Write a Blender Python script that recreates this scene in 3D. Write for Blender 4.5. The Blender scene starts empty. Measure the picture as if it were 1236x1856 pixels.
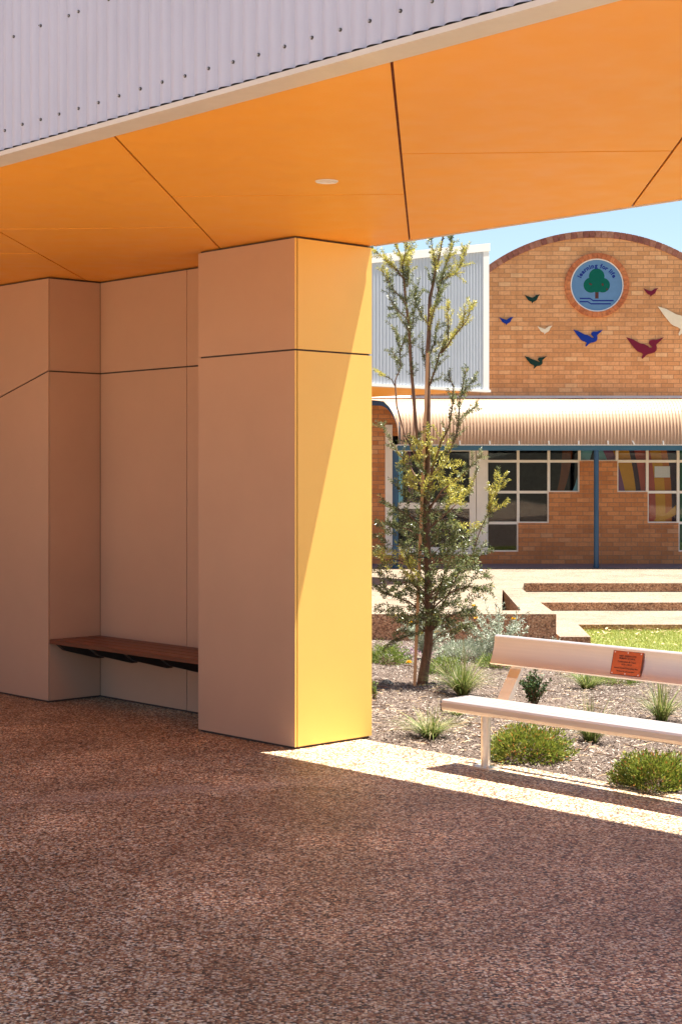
import bpy, math, random
from mathutils import Vector, Matrix

random.seed(11)
R = random.random
U = random.uniform
PI = math.pi
scene = bpy.context.scene
COL = scene.collection

# ---------------------------------------------------------------- frames
F, CX, HY, EYE = 2900.0, 618.0, 862.0, 1.62       # focal length, axis, horizon (photo pixels), eye height
TH = math.radians(-47.1)
CA, SA = math.cos(TH), math.sin(TH)                # a axis = (CA,SA), n axis = (-SA,CA)
def AN(a, n): return (CA*a - SA*n, SA*a + CA*n)    # canopy frame -> world
def toAN(x, y): return (CA*x + SA*y, -SA*x + CA*y)
def at(px, py, Y):  return Vector(((px-CX)/F*Y, Y, EYE-(py-HY)/F*Y))
def ground_pt(px, py, z=0.0):
    Y = F*(EYE-z)/(py-HY)
    return Vector(((px-CX)/F*Y, Y, z))
def garden_z(x, y):
    n = toAN(x, y)[1]
    z = -0.065*max(0.0, n-6.85)
    z = max(-0.48, z)
    w = min(1, max(0, (n-6.85)/0.5))
    if x > 3.1 and y > 16.0: z -= .09*min(1, (x-3.1)/.1)*min(1, (y-16.0)/.4)
    return z + w*(0.018*math.sin(2.1*x+1.3*y) + 0.012*math.sin(5.3*x-3.1*y+1) + .012)
def garden_pt(px, py):
    z = 0.0
    for _ in range(60):
        p = ground_pt(px, py, z)
        z = z*0.4 + garden_z(p.x, p.y)*0.6
    return Vector((p.x, p.y, garden_z(p.x, p.y)))
def n_to_a(px, n):
    k = (px-CX)/F
    Y = n/(-SA*k + CA)
    return Y*(CA*k + SA)

# ---------------------------------------------------------------- materials
def new_mat(name):
    m = bpy.data.materials.new(name); m.use_nodes = True
    nt = m.node_tree; nt.nodes.clear()
    out = nt.nodes.new('ShaderNodeOutputMaterial')
    b = nt.nodes.new('ShaderNodeBsdfPrincipled')
    nt.links.new(b.outputs[0], out.inputs[0])
    return m, nt, b
def nd(nt, t, **kw):
    n = nt.nodes.new(t)
    for k, v in kw.items():
        if hasattr(n, k): setattr(n, k, v)
        else: n.inputs[k].default_value = v
    return n
def lk(nt, a, b): nt.links.new(a, b)
def ramp(nt, fac, stops, interp='LINEAR'):
    r = nt.nodes.new('ShaderNodeValToRGB'); r.color_ramp.interpolation = interp
    e = r.color_ramp.elements
    e[0].position, e[0].color = stops[0][0], (*stops[0][1], 1)
    e[1].position, e[1].color = stops[-1][0], (*stops[-1][1], 1)
    for p, c in stops[1:-1]:
        x = e.new(p); x.color = (*c, 1)
    nt.links.new(fac, r.inputs[0]); return r
def coords(nt, scale=1.0, kind='Object'):
    tc = nt.nodes.new('ShaderNodeTexCoord')
    mp = nt.nodes.new('ShaderNodeMapping'); mp.inputs['Scale'].default_value = (scale,)*3 if not isinstance(scale, tuple) else scale
    nt.links.new(tc.outputs[kind], mp.inputs[0]); return mp.outputs[0]
def mixc(nt, fac, c1, c2, blend='MIX'):
    m = nt.nodes.new('ShaderNodeMix'); m.data_type = 'RGBA'; m.blend_type = blend
    for v, s in ((fac, m.inputs[0]), (c1, m.inputs[6]), (c2, m.inputs[7])):
        if isinstance(v, (int, float)): s.default_value = v
        elif isinstance(v, tuple): s.default_value = (*v, 1) if len(v) == 3 else v
        else: nt.links.new(v, s)
    return m.outputs[2]
def bump(nt, b, height, strength=.3, dist=.01):
    bp = nt.nodes.new('ShaderNodeBump'); bp.inputs['Strength'].default_value = strength; bp.inputs['Distance'].default_value = dist
    nt.links.new(height, bp.inputs['Height']); nt.links.new(bp.outputs[0], b.inputs['Normal'])

def paint(name, col, rough=.45, var=.05, metal=0.0, scale=2.5, spec=.5, dirt=0.0):
    """painted / coated sheet: slight large-scale unevenness, fine texture, faint bump"""
    m, nt, b = new_mat(name)
    c = coords(nt)
    n1 = nd(nt, 'ShaderNodeTexNoise', Scale=scale, Detail=5.0, Roughness=.6); lk(nt, c, n1.inputs[0])
    lo = tuple(x*(1-var) for x in col); hi = tuple(min(1, x*(1+var)) for x in col)
    r = ramp(nt, n1.outputs[0], [(.3, lo), (.7, hi)])
    o = r.outputs[0]
    if dirt > 0:
        n2 = nd(nt, 'ShaderNodeTexNoise', Scale=14.0, Detail=8.0, Roughness=.75); lk(nt, c, n2.inputs[0])
        r2 = ramp(nt, n2.outputs[0], [(.58, (0, 0, 0)), (.8, (dirt,)*3)])
        o = mixc(nt, r2.outputs[0], o, tuple(x*.45 for x in col))
    lk(nt, o, b.inputs['Base Color'])
    n3 = nd(nt, 'ShaderNodeTexNoise', Scale=scale*5, Detail=3.0); lk(nt, c, n3.inputs[0])
    rr = ramp(nt, n3.outputs[0], [(.3, (rough*.85,)*3), (.7, (min(1, rough*1.18),)*3)])
    lk(nt, rr.outputs[0], b.inputs['Roughness'])
    b.inputs['Metallic'].default_value = metal
    b.inputs['Specular IOR Level'].default_value = spec
    return m

def aggregate(name, cell, stops, rough=.55, streak=None, patch=.25, gap=.35):
    """exposed-aggregate paving: one voronoi cell per pebble, dark matrix between, worn paler patches"""
    m, nt, b = new_mat(name)
    c = coords(nt)
    # slightly warped coordinates so the cells never line up
    v = nd(nt, 'ShaderNodeTexVoronoi', Scale=1/cell, Randomness=1.0); lk(nt, c, v.inputs[0])
    sep = nd(nt, 'ShaderNodeSeparateColor'); lk(nt, v.outputs['Color'], sep.inputs[0])
    r = ramp(nt, sep.outputs[0], stops, 'CONSTANT')
    e = ramp(nt, v.outputs['Distance'], [(.45, (1, 1, 1)), (.95, (gap, gap*.86, gap*.75))])
    col = mixc(nt, 1.0, r.outputs[0], e.outputs[0], 'MULTIPLY')
    big = nd(nt, 'ShaderNodeTexNoise', Scale=1.1, Detail=7.0, Roughness=.68); lk(nt, c, big.inputs[0])
    rb = ramp(nt, big.outputs[0], [(.34, (.66, .62, .60)), (.52, (.9, .9, .9)), (.70, (.9+patch, .9+patch, .9+patch))])
    col = mixc(nt, 1.0, col, rb.outputs[0], 'MULTIPLY')
    med = nd(nt, 'ShaderNodeTexNoise', Scale=9.0, Detail=4.0, Roughness=.7); lk(nt, c, med.inputs[0])
    rm = ramp(nt, med.outputs[0], [(.35, (.84, .82, .80)), (.65, (1.12, 1.12, 1.12))])
    col = mixc(nt, 1.0, col, rm.outputs[0], 'MULTIPLY')
    if streak:
        (x0, y0), (x1, y1), w, amt = streak
        d = Vector((x1-x0, y1-y0)); L = d.length; d /= L
        sx = nd(nt, 'ShaderNodeSeparateXYZ')
        wn = nd(nt, 'ShaderNodeTexNoise', Scale=2.2, Detail=4.0); lk(nt, c, wn.inputs[0])
        lk(nt, c, sx.inputs[0])
        def math_(op, a, bb):
            q = nd(nt, 'ShaderNodeMath', operation=op)
            for i, val in enumerate((a, bb)):
                if isinstance(val, (int, float)): q.inputs[i].default_value = val
                else: lk(nt, val, q.inputs[i])
            return q.outputs[0]
        dist = math_('ADD', math_('MULTIPLY', sx.outputs[0], -d.y), math_('MULTIPLY', sx.outputs[1], d.x))
        dist = math_('ADD', dist, -(-d.y*x0 + d.x*y0))
        dist = math_('ADD', dist, math_('MULTIPLY', math_('SUBTRACT', wn.outputs[0], .5), w*2.2))
        al = math_('ADD', math_('MULTIPLY', sx.outputs[0], d.x/L), math_('MULTIPLY', sx.outputs[1], d.y/L))
        al = math_('ADD', al, -(d.x*x0+d.y*y0)/L)
        f = math_('SUBTRACT', 1.0, math_('DIVIDE', math_('ABSOLUTE', dist, 0.0), w)); f = math_('MAXIMUM', f, 0.0)
        g = math_('SUBTRACT', 1.0, math_('ABSOLUTE', math_('MULTIPLY', math_('SUBTRACT', al, .5), 2.0), 0.0)); g = math_('MAXIMUM', g, 0.0)
        f = math_('MULTIPLY', math_('MULTIPLY', f, math_('POWER', g, .5)), amt)
        col = mixc(nt, f, col, (.62, .55, .48))
    lk(nt, col, b.inputs['Base Color'])
    b.inputs['Roughness'].default_value = rough
    inv = nd(nt, 'ShaderNodeMath', operation='SUBTRACT'); inv.inputs[0].default_value = 1.0; lk(nt, v.outputs['Distance'], inv.inputs[1])
    bump(nt, b, inv.outputs[0], .8, cell*.6)
    return m

def brick(name, c1, c2, mortar, pale=None, bands=None):
    m, nt, b = new_mat(name)
    tc = nd(nt, 'ShaderNodeTexCoord'); sp = nd(nt, 'ShaderNodeSeparateXYZ'); lk(nt, tc.outputs['Object'], sp.inputs[0])
    cb = nd(nt, 'ShaderNodeCombineXYZ'); lk(nt, sp.outputs[0], cb.inputs[0]); lk(nt, sp.outputs[2], cb.inputs[1])
    # a little waviness in the courses
    wn = nd(nt, 'ShaderNodeTexNoise', Scale=3.0, Detail=2.0); lk(nt, tc.outputs['Object'], wn.inputs[0])
    va = nd(nt, 'ShaderNodeVectorMath', operation='MULTIPLY_ADD'); lk(nt, wn.outputs['Color'], va.inputs[0])
    va.inputs[1].default_value = (.006, .006, 0); lk(nt, cb.outputs[0], va.inputs[2])
    bt = nd(nt, 'ShaderNodeTexBrick'); bt.offset = .5; bt.squash = 1.0
    for k, v in (('Scale', 1.0), ('Mortar Size', .0052), ('Mortar Smooth', .25), ('Bias', 0.0), ('Brick Width', .237), ('Row Height', .0868)):
        bt.inputs[k].default_value = v
    bt.inputs['Color1'].default_value = (0, 0, 0, 1); bt.inputs['Color2'].default_value = (1, 1, 1, 1); bt.inputs['Mortar'].default_value = (.5, .5, .5, 1)
    lk(nt, va.outputs[0], bt.inputs['Vector'])
    r = ramp(nt, bt.outputs['Color'], [(0, tuple(x*.92 for x in c1)), (.3, c1), (.7, c2), (.93, tuple(x*1.04 for x in c2)), (.975, pale or c2)])
    n = nd(nt, 'ShaderNodeTexNoise', Scale=22.0, Detail=6.0, Roughness=.7); lk(nt, tc.outputs['Object'], n.inputs[0])
    rn = ramp(nt, n.outputs[0], [(.3, (.82, .80, .78)), (.7, (1.12, 1.12, 1.12))])
    col = mixc(nt, 1.0, r.outputs[0], rn.outputs[0], 'MULTIPLY')
    n2 = nd(nt, 'ShaderNodeTexNoise', Scale=.9, Detail=5.0, Roughness=.65); lk(nt, tc.outputs['Object'], n2.inputs[0])
    r2 = ramp(nt, n2.outputs[0], [(.32, (.89, .87, .86)), (.55, (1.0, 1.0, 1.0))])
    col = mixc(nt, 1.0, col, r2.outputs[0], 'MULTIPLY')
    st = nd(nt, 'ShaderNodeTexNoise', Scale=1.0, Detail=5.0, Roughness=.6); lk(nt, coords(nt, (5.0, 5.0, .45)), st.inputs[0])
    rs = ramp(nt, st.outputs[0], [(.38, (.88, .86, .85)), (.52, (1.0, 1.0, 1.0))])
    col = mixc(nt, .8, col, mixc(nt, 1.0, col, rs.outputs[0], 'MULTIPLY'))
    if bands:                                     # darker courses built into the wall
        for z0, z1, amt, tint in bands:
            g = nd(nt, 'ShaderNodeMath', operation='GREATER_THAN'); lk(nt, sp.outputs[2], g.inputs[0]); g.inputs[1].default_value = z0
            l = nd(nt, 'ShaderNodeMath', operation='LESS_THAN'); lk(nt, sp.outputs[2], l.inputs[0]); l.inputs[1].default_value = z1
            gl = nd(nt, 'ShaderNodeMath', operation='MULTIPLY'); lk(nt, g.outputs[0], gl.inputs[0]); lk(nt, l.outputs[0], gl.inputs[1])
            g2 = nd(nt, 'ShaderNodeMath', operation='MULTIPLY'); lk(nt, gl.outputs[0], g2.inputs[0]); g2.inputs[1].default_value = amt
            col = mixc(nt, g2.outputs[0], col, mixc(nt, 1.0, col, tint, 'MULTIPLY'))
    col = mixc(nt, bt.outputs['Fac'], col, mortar)
    lk(nt, col, b.inputs['Base Color'])
    b.inputs['Roughness'].default_value = .82
    inv = nd(nt, 'ShaderNodeMath', operation='SUBTRACT'); inv.inputs[0].default_value = 1.0; lk(nt, bt.outputs['Fac'], inv.inputs[1])
    bump(nt, b, inv.outputs[0], .6, .006)
    return m

def island(name, stops, rough=.6, translucent=0.0, interp='LINEAR', noise=None):
    """one random colour per loose piece (leaf, chip, blade, rim brick)"""
    m, nt, b = new_mat(name)
    g = nd(nt, 'ShaderNodeNewGeometry')
    r = ramp(nt, g.outputs['Random Per Island'], stops, interp)
    col = r.outputs[0]
    if noise:
        c = coords(nt); n = nd(nt, 'ShaderNodeTexNoise', Scale=noise, Detail=4.0); lk(nt, c, n.inputs[0])
        rn = ramp(nt, n.outputs[0], [(.3, (.75, .75, .75)), (.7, (1.2, 1.2, 1.2))])
        col = mixc(nt, 1.0, col, rn.outputs[0], 'MULTIPLY')
    lk(nt, col, b.inputs['Base Color']); b.inputs['Roughness'].default_value = rough
    if translucent:
        t = nd(nt, 'ShaderNodeBsdfTranslucent'); lk(nt, col, t.inputs[0])
        mx = nd(nt, 'ShaderNodeMixShader'); mx.inputs[0].default_value = translucent
        out = [n for n in nt.nodes if n.type == 'OUTPUT_MATERIAL'][0]
        lk(nt, b.outputs[0], mx.inputs[1]); lk(nt, t.outputs[0], mx.inputs[2]); lk(nt, mx.outputs[0], out.inputs[0])
    return m

def bark(name, c1, c2, scale=(40, 40, 9)):
    m, nt, b = new_mat(name)
    c = coords(nt, scale)
    n = nd(nt, 'ShaderNodeTexNoise', Scale=1.0, Detail=7.0, Roughness=.7); lk(nt, c, n.inputs[0])
    r = ramp(nt, n.outputs[0], [(.3, c1), (.7, c2)])
    lk(nt, r.outputs[0], b.inputs['Base Color']); b.inputs['Roughness'].default_value = .85
    bump(nt, b, n.outputs[0], .6, .006)
    return m

def timber(name, c1, c2, axis_scale=(2, 45, 45), rough=.45):
    m, nt, b = new_mat(name)
    c = coords(nt, axis_scale)
    n = nd(nt, 'ShaderNodeTexNoise', Scale=1.0, Detail=6.0, Roughness=.6, Distortion=.4); lk(nt, c, n.inputs[0])
    r = ramp(nt, n.outputs[0], [(.3, c1), (.7, c2)])
    lk(nt, r.outputs[0], b.inputs['Base Color']); b.inputs['Roughness'].default_value = rough
    bump(nt, b, n.outputs[0], .2, .002)
    return m

def glass(name, tint=(.94, .95, .95)):
    m, nt, b = new_mat(name); nt.nodes.remove(b)
    out = [n for n in nt.nodes if n.type == 'OUTPUT_MATERIAL'][0]
    tr = nd(nt, 'ShaderNodeBsdfTransparent'); tr.inputs[0].default_value = (*tint, 1)
    gl = nd(nt, 'ShaderNodeBsdfGlossy'); gl.inputs['Roughness'].default_value = .02
    fr = nd(nt, 'ShaderNodeFresnel'); fr.inputs[0].default_value = 1.52
    ad = nd(nt, 'ShaderNodeMath', operation='MULTIPLY_ADD'); lk(nt, fr.outputs[0], ad.inputs[0]); ad.inputs[1].default_value = .8; ad.inputs[2].default_value = .0
    c = coords(nt); n = nd(nt, 'ShaderNodeTexNoise', Scale=1.2, Detail=1.0); lk(nt, c, n.inputs[0])
    bp = nd(nt, 'ShaderNodeBump', Strength=.06, Distance=.05); lk(nt, n.outputs[0], bp.inputs['Height']); lk(nt, bp.outputs[0], gl.inputs['Normal'])
    mx = nd(nt, 'ShaderNodeMixShader'); lk(nt, ad.outputs[0], mx.inputs[0]); lk(nt, tr.outputs[0], mx.inputs[1]); lk(nt, gl.outputs[0], mx.inputs[2])
    lk(nt, mx.outputs[0], out.inputs[0]); return m

def metal(name, col, rough, aniso=(1, 60, 60)):
    m, nt, b = new_mat(name)
    c = coords(nt, aniso)
    n = nd(nt, 'ShaderNodeTexNoise', Scale=1.0, Detail=4.0); lk(nt, c, n.inputs[0])
    r = ramp(nt, n.outputs[0], [(.3, tuple(x*.93 for x in col)), (.7, col)])
    lk(nt, r.outputs[0], b.inputs['Base Color']); b.inputs['Metallic'].default_value = .92
    rr = ramp(nt, n.outputs[0], [(.3, (rough*.9,)*3), (.7, (rough*1.15,)*3)]); lk(nt, rr.outputs[0], b.inputs['Roughness'])
    return m

M = {}
PEB = [(0, (.06, .038, .03)), (.13, (.28, .12, .065)), (.28, (.52, .30, .18)), (.44, (.68, .48, .32)), (.58, (.38, .19, .105)),
       (.68, (.90, .73, .56)), (.80, (.62, .54, .48)), (.88, (.12, .07, .052)), (.93, (.95, .86, .75))]
PEB = [(p, (min(.95, c[0]*1.06), min(.9, c[1]*1.08), c[2]*.95)) for p, c in PEB]
gA, gB = ground_pt(-60, 1458), ground_pt(690, 1408)
M['paving'] = aggregate('exposed_aggregate', .0098, PEB, .5, patch=.5, gap=.30, streak=((gA.x, gA.y), (gB.x, gB.y), .16, .30))
M['terrace'] = aggregate('terrace_aggregate', .012, [(a, (c[0]*.22+.145, c[1]*.22+.12, c[2]*.22+.088)) for a, c in PEB], .7, patch=.10, gap=.75)
M['riser'] = aggregate('riser_shaded_aggregate', .02, [(0, (.30, .155, .08)), (.2, (.56, .29, .15)), (.5, (.68, .38, .20)), (.8, (.46, .235, .115)), (.92, (.78, .50, .29))], .8, patch=.1, gap=.6)  # same stone as the terrace tops, with the brown of shade mixed in
M['veranda'] = paint('veranda_shaded_concrete', (.20, .155, .165), .7, .15, scale=1.5, dirt=.3)  # awning shade mixed into this dark purplish floor tone
M['soffit'] = paint('soffit_paint', (.97, .41, .040), .46, .018, scale=1.2, spec=.5)
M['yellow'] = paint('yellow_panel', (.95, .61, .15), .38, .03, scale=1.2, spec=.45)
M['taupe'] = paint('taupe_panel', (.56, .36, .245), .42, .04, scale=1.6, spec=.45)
M['core'] = paint('joint_substrate', (.085, .06, .05), .8, .1)  # dark brown backing that shows in the panel joints
M['jointred'] = paint('soffit_joint', (.22, .04, .01), .7, .1)
M['sheet'] = paint('corrugated_grey', (.51, .525, .65), .38, .04, scale=1.5, spec=.5)
M['trim'] = paint('grey_trim', (.66, .60, .54), .35, .05, scale=4)
M['screw'] = paint('screw_steel', (.62, .60, .60), .3, .1, metal=.8)
M['washer'] = paint('screw_washer', (.06, .06, .06), .6, .1)
M['white'] = paint('white_enamel', (.80, .77, .72), .4, .04, dirt=.12)
M['cream'] = paint('cream_frame', (.86, .79, .68), .45, .05, dirt=.25, scale=4)
M['lamp'] = paint('lamp_diffuser', (.82, .76, .70), .5, .03)
M['box'] = paint('annexe_sheet', (.50, .53, .58), .4, .04, scale=1.0)
M['brick'] = brick('tan_brick', (.70, .335, .13), (.76, .39, .17), (.36, .18, .09), (.82, .48, .23))
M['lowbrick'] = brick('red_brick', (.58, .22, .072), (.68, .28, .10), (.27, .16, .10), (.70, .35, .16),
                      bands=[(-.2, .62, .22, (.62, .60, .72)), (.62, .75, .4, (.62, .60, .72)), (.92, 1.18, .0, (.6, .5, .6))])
M['rim'] = island('rim_brick', [(0, (.22, .07, .05)), (.5, (.32, .12, .08)), (1, (.40, .19, .12))], .85, noise=18)
M['ring'] = island('ring_brick', [(0, (.44, .12, .04)), (.5, (.54, .17, .06)), (1, (.58, .20, .07))], .85, noise=18)
M['awning'] = paint('awning_sheet', (.47, .30, .19), .42, .06, scale=1.3, dirt=.15)
M['teal'] = paint('blue_paint', (.02, .095, .15), .4, .08, dirt=.1)
M['deepblue'] = paint('post_paint', (.008, .06, .125), .35, .1, dirt=.15)
M['black'] = paint('black_steel', (.02, .02, .022), .5, .1)
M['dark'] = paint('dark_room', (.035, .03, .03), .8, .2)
M['glass'] = glass('window_glass')
M['timber'] = timber('hardwood_slat', (.11, .034, .017), (.21, .075, .036))
M['stake'] = timber('pine_stake', (.50, .27, .13), (.66, .40, .21), (30, 30, 3), .7)
M['alu'] = metal('brushed_aluminium', (.86, .79, .72), .36)
M['endcap'] = paint('end_cap_plastic', (.08, .065, .06), .5, .1)
M['copper'] = paint('copper_plaque', (.60, .125, .035), .35, .12, metal=.35, scale=9)
M['engrave'] = paint('engraving', (.06, .02, .015), .6, .05)
M['chip'] = island('wood_chips', [(0, (.02, .012, .009)), (.3, (.08, .053, .038)), (.6, (.16, .118, .088)), (.88, (.27, .215, .172)), (1, (.50, .44, .37))], .85)
M['straw'] = island('dry_litter', [(0, (.40, .24, .12)), (.5, (.58, .40, .22)), (1, (.62, .45, .26))], .8)
M['bark'] = bark('young_bark', (.07, .038, .022), (.22, .115, .065))
M['leaf'] = island('dark_leaf', [(0, (.035, .045, .010)), (.45, (.105, .13, .038)), (.8, (.20, .225, .08)), (1, (.34, .36, .17))], .32, .32)
M['tip'] = island('new_growth', [(0, (.30, .29, .04)), (.5, (.46, .42, .07)), (1, (.60, .52, .12))], .4, .35)
M['moundleaf'] = island('mound_leaf', [(0, (.05, .07, .008)), (.4, (.14, .19, .022)), (.88, (.32, .36, .06)), (.95, (.50, .30, .07)), (1, (.55, .17, .06))], .45, .25)
M['glossleaf'] = island('gloss_leaf', [(0, (.02, .045, .012)), (.6, (.05, .09, .025)), (1, (.10, .15, .05))], .25, .15)
M['blade'] = island('grass_blade', [(0, (.05, .09, .015)), (.5, (.12, .17, .03)), (.8, (.22, .26, .06)), (1, (.45, .40, .18))], .5, .3)
M['dryblade'] = island('dry_blade', [(0, (.10, .12, .035)), (.45, (.24, .24, .09)), (1, (.52, .42, .22))], .55, .3)
M['silver'] = island('silver_leaf', [(0, (.22, .26, .17)), (.6, (.38, .42, .31)), (1, (.55, .57, .46))], .7, .2)
M['lowleaf'] = island('low_leaf', [(0, (.06, .10, .014)), (.6, (.16, .22, .035)), (1, (.30, .33, .08))], .5, .3)
M['yflower'] = island('yellow_flower', [(0, (.75, .38, .01)), (1, (.85, .58, .02))], .6, .2)
M['purple'] = island('purple_flower', [(0, (.30, .14, .24)), (.6, (.46, .28, .38)), (1, (.62, .46, .50))], .6, .2)
M['lawn'] = island('lawn_blade', [(0, (.14, .19, .02)), (.5, (.26, .30, .045)), (.8, (.38, .37, .09)), (1, (.55, .48, .22))], .5, .35)
M['stone'] = bark('dark_stone', (.03, .03, .03), (.09, .085, .08), (12, 12, 12))
def soil():
    m, nt, b = new_mat('mulch_soil')
    c = coords(nt)
    n = nd(nt, 'ShaderNodeTexNoise', Scale=45.0, Detail=8.0, Roughness=.75); lk(nt, c, n.inputs[0])
    r = ramp(nt, n.outputs[0], [(.36, (.022, .013, .009)), (.5, (.11, .073, .054)), (.64, (.23, .175, .138))])
    n2 = nd(nt, 'ShaderNodeTexNoise', Scale=1.6, Detail=4.0); lk(nt, c, n2.inputs[0])
    r2 = ramp(nt, n2.outputs[0], [(.35, (.78, .74, .70)), (.65, (1.1, 1.08, 1.05))])
    lk(nt, mixc(nt, 1.0, r.outputs[0], r2.outputs[0], 'MULTIPLY'), b.inputs['Base Color']); b.inputs['Roughness'].default_value = .95
    bump(nt, b, n.outputs[0], .9, .02); return m
M['soil'] = soil()
def grassbase():
    m, nt, b = new_mat('lawn_base')
    c = coords(nt)
    n = nd(nt, 'ShaderNodeTexNoise', Scale=6.0, Detail=8.0, Roughness=.75); lk(nt, c, n.inputs[0])
    r = ramp(nt, n.outputs[0], [(.3, (.13, .16, .03)), (.6, (.27, .28, .07)), (.75, (.45, .38, .18))])
    lk(nt, r.outputs[0], b.inputs['Base Color']); b.inputs['Roughness'].default_value = .9; return m
M['lawnbase'] = grassbase()
M['earth'] = bark('earth', (.20, .16, .11), (.32, .26, .19), (.4, .4, .4))
def flat(name, col, rough=.5): return paint(name, col, max(rough, .6), .06, scale=8, spec=.15)
M['b_green'] = flat('bird_green', (.008, .035, .028)); M['b_blue'] = flat('bird_blue', (.008, .035, .27))
M['b_cream'] = flat('bird_cream', (.80, .70, .52)); M['b_maroon'] = flat('bird_maroon', (.17, .012, .035))
M['disc'] = flat('sign_blue', (.12, .245, .42), .6); M['navy'] = flat('sign_navy', (.012, .03, .22)); M['treegreen'] = flat('sign_green', (.0, .11, .075)); M['trunkbrown'] = flat('sign_brown', (.09, .035, .03))
MUR = {'ochre': (.62, .30, .03), 'plum': (.26, .10, .20), 'brick': (.45, .09, .06), 'ink': (.045, .018, .035), 'orange': (.52, .16, .03), 'sky': (.18, .45, .55), 'green': (.02, .12, .06), 'brown': (.16, .05, .02)}
for k, v in MUR.items(): M['m_'+k] = flat('mural_'+k, v, .6)

# ---------------------------------------------------------------- mesh builder
class MB:
    def __init__(s): s.v, s.f, s.m = [], [], []; s.cur = 0
    def add(s, vs, fs):
        o = len(s.v); s.v += [tuple(x) for x in vs]
        for f in fs: s.f.append([o+i for i in f]); s.m.append(s.cur)
    def box(s, x0, x1, y0, y1, z0, z1):
        s.add([(x0,y0,z0),(x1,y0,z0),(x1,y1,z0),(x0,y1,z0),(x0,y0,z1),(x1,y0,z1),(x1,y1,z1),(x0,y1,z1)],
              [(0,3,2,1),(4,5,6,7),(0,1,5,4),(1,2,6,5),(2,3,7,6),(3,0,4,7)])
    def prism(s, poly, axis, d0, d1, swap=False):
        """poly of 2-D points extruded along axis: 'z' (x,y), 'y' (x,z), 'x' (y,z)"""
        n = len(poly)
        def p(u, w, d): return {'z': (u, w, d), 'y': (u, d, w), 'x': (d, u, w)}[axis]
        vs = [p(u, w, d0) for u, w in poly] + [p(u, w, d1) for u, w in poly]
        fs = [tuple(range(n))[::-1], tuple(range(n, 2*n))] + [(i, (i+1) % n, n+(i+1) % n, n+i) for i in range(n)]
        s.add(vs, fs)
    def tube(s, pts, rads, sides=6, cap=True):
        pts = [Vector(p) for p in pts]; n = len(pts)
        if isinstance(rads, (int, float)): rads = [rads]*n
        t0 = (pts[1]-pts[0]).normalized()
        u = t0.orthogonal().normalized(); vs = []; fs = []
        for i in range(n):
            t = (pts[min(i+1, n-1)]-pts[max(i-1, 0)])
            t = t.normalized() if t.length > 1e-9 else t0
            u = (u - t*u.dot(t)); u = u.normalized() if u.length > 1e-6 else t.orthogonal().normalized()
            w = t.cross(u)
            for k in range(sides):
                a = 2*PI*k/sides
                vs.append(pts[i] + (u*math.cos(a)+w*math.sin(a))*rads[i])
        for i in range(n-1):
            for k in range(sides):
                k2 = (k+1) % sides
                fs.append((i*sides+k, i*sides+k2, (i+1)*sides+k2, (i+1)*sides+k))
        if cap: fs += [tuple(range(sides))[::-1], tuple((n-1)*sides+k for k in range(sides))]
        s.add(vs, fs)
    def lathe(s, c, prof, sides=24, axis='z', cap=True):
        vs, fs = [], []
        for r, h in prof:
            for k in range(sides):
                a = 2*PI*k/sides; x, y = r*math.cos(a), r*math.sin(a)
                vs.append({'z': (c[0]+x, c[1]+y, c[2]+h), 'y': (c[0]+x, c[1]+h, c[2]+y)}[axis])
        m = len(prof)
        for i in range(m-1):
            for k in range(sides):
                k2 = (k+1) % sides
                fs.append((i*sides+k, i*sides+k2, (i+1)*sides+k2, (i+1)*sides+k))
        if cap and prof[0][0] > 1e-6: fs.append(tuple(range(sides))[::-1])
        if cap and prof[-1][0] > 1e-6: fs.append(tuple((m-1)*sides+k for k in range(sides)))
        s.add(vs, fs)
    def leaf(s, p, d, nrm, L, W, fold=.15):
        d = d.normalized(); w = d.cross(nrm)
        w = w.normalized() if w.length > 1e-6 else d.orthogonal().normalized()
        nn = w.cross(d)
        m_ = p + d*L*.45
        s.add([p, m_ + w*W*.5 + nn*W*fold, p + d*L, m_ - w*W*.5 + nn*W*fold], [(0, 1, 2, 3)])
    def blade(s, p, d0, bend, L, W, seg=4):
        """arching grass blade"""
        pts = []; q = Vector(p); d = d0.normalized()
        for i in range(seg+1):
            pts.append(q.copy()); q = q + d*(L/seg); d = (d + bend/seg).normalized()
        side = d0.cross(bend); side = side.normalized() if side.length > 1e-5 else d0.orthogonal().normalized()
        vs, fs = [], []
        for i, q in enumerate(pts):
            w = W*.5*(1-(i/seg)**1.6) + .0004
            vs += [q-side*w, q+side*w]
        for i in range(seg): fs.append((2*i, 2*i+1, 2*i+3, 2*i+2))
        s.add(vs, fs)
    def build(s, name, mats, parent=None, smooth=False, off=None):
        me = bpy.data.meshes.new(name)
        o3 = Vector(off) if off is not None else (Vector(parent['_off']) if parent is not None and '_off' in parent else Vector((0, 0, 0)))
        me.from_pydata([(x-o3.x, y-o3.y, z-o3.z) for x, y, z in s.v], [], s.f)
        mats = mats if isinstance(mats, list) else [mats]
        for m in mats: me.materials.append(m)
        if len(mats) > 1: me.polygons.foreach_set('material_index', s.m)
        if smooth: me.polygons.foreach_set('use_smooth', [True]*len(me.polygons))
        me.update()
        if smooth == 'auto':
            try: me.set_sharp_from_angle(angle=math.radians(35))
            except Exception: pass
        o = bpy.data.objects.new(name, me); COL.objects.link(o)
        if parent is not None:
            o.parent = parent; OFF[o.name] = o3
            if '_off' in parent: o['_off'] = tuple(o3)
        return o
OFF = {}
def tag(o, label=None, cat=None, group=None, kind=None):
    if label: o['label'] = label
    if cat: o['category'] = cat
    if group: o['group'] = group
    if kind: o['kind'] = kind
    return o
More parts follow.
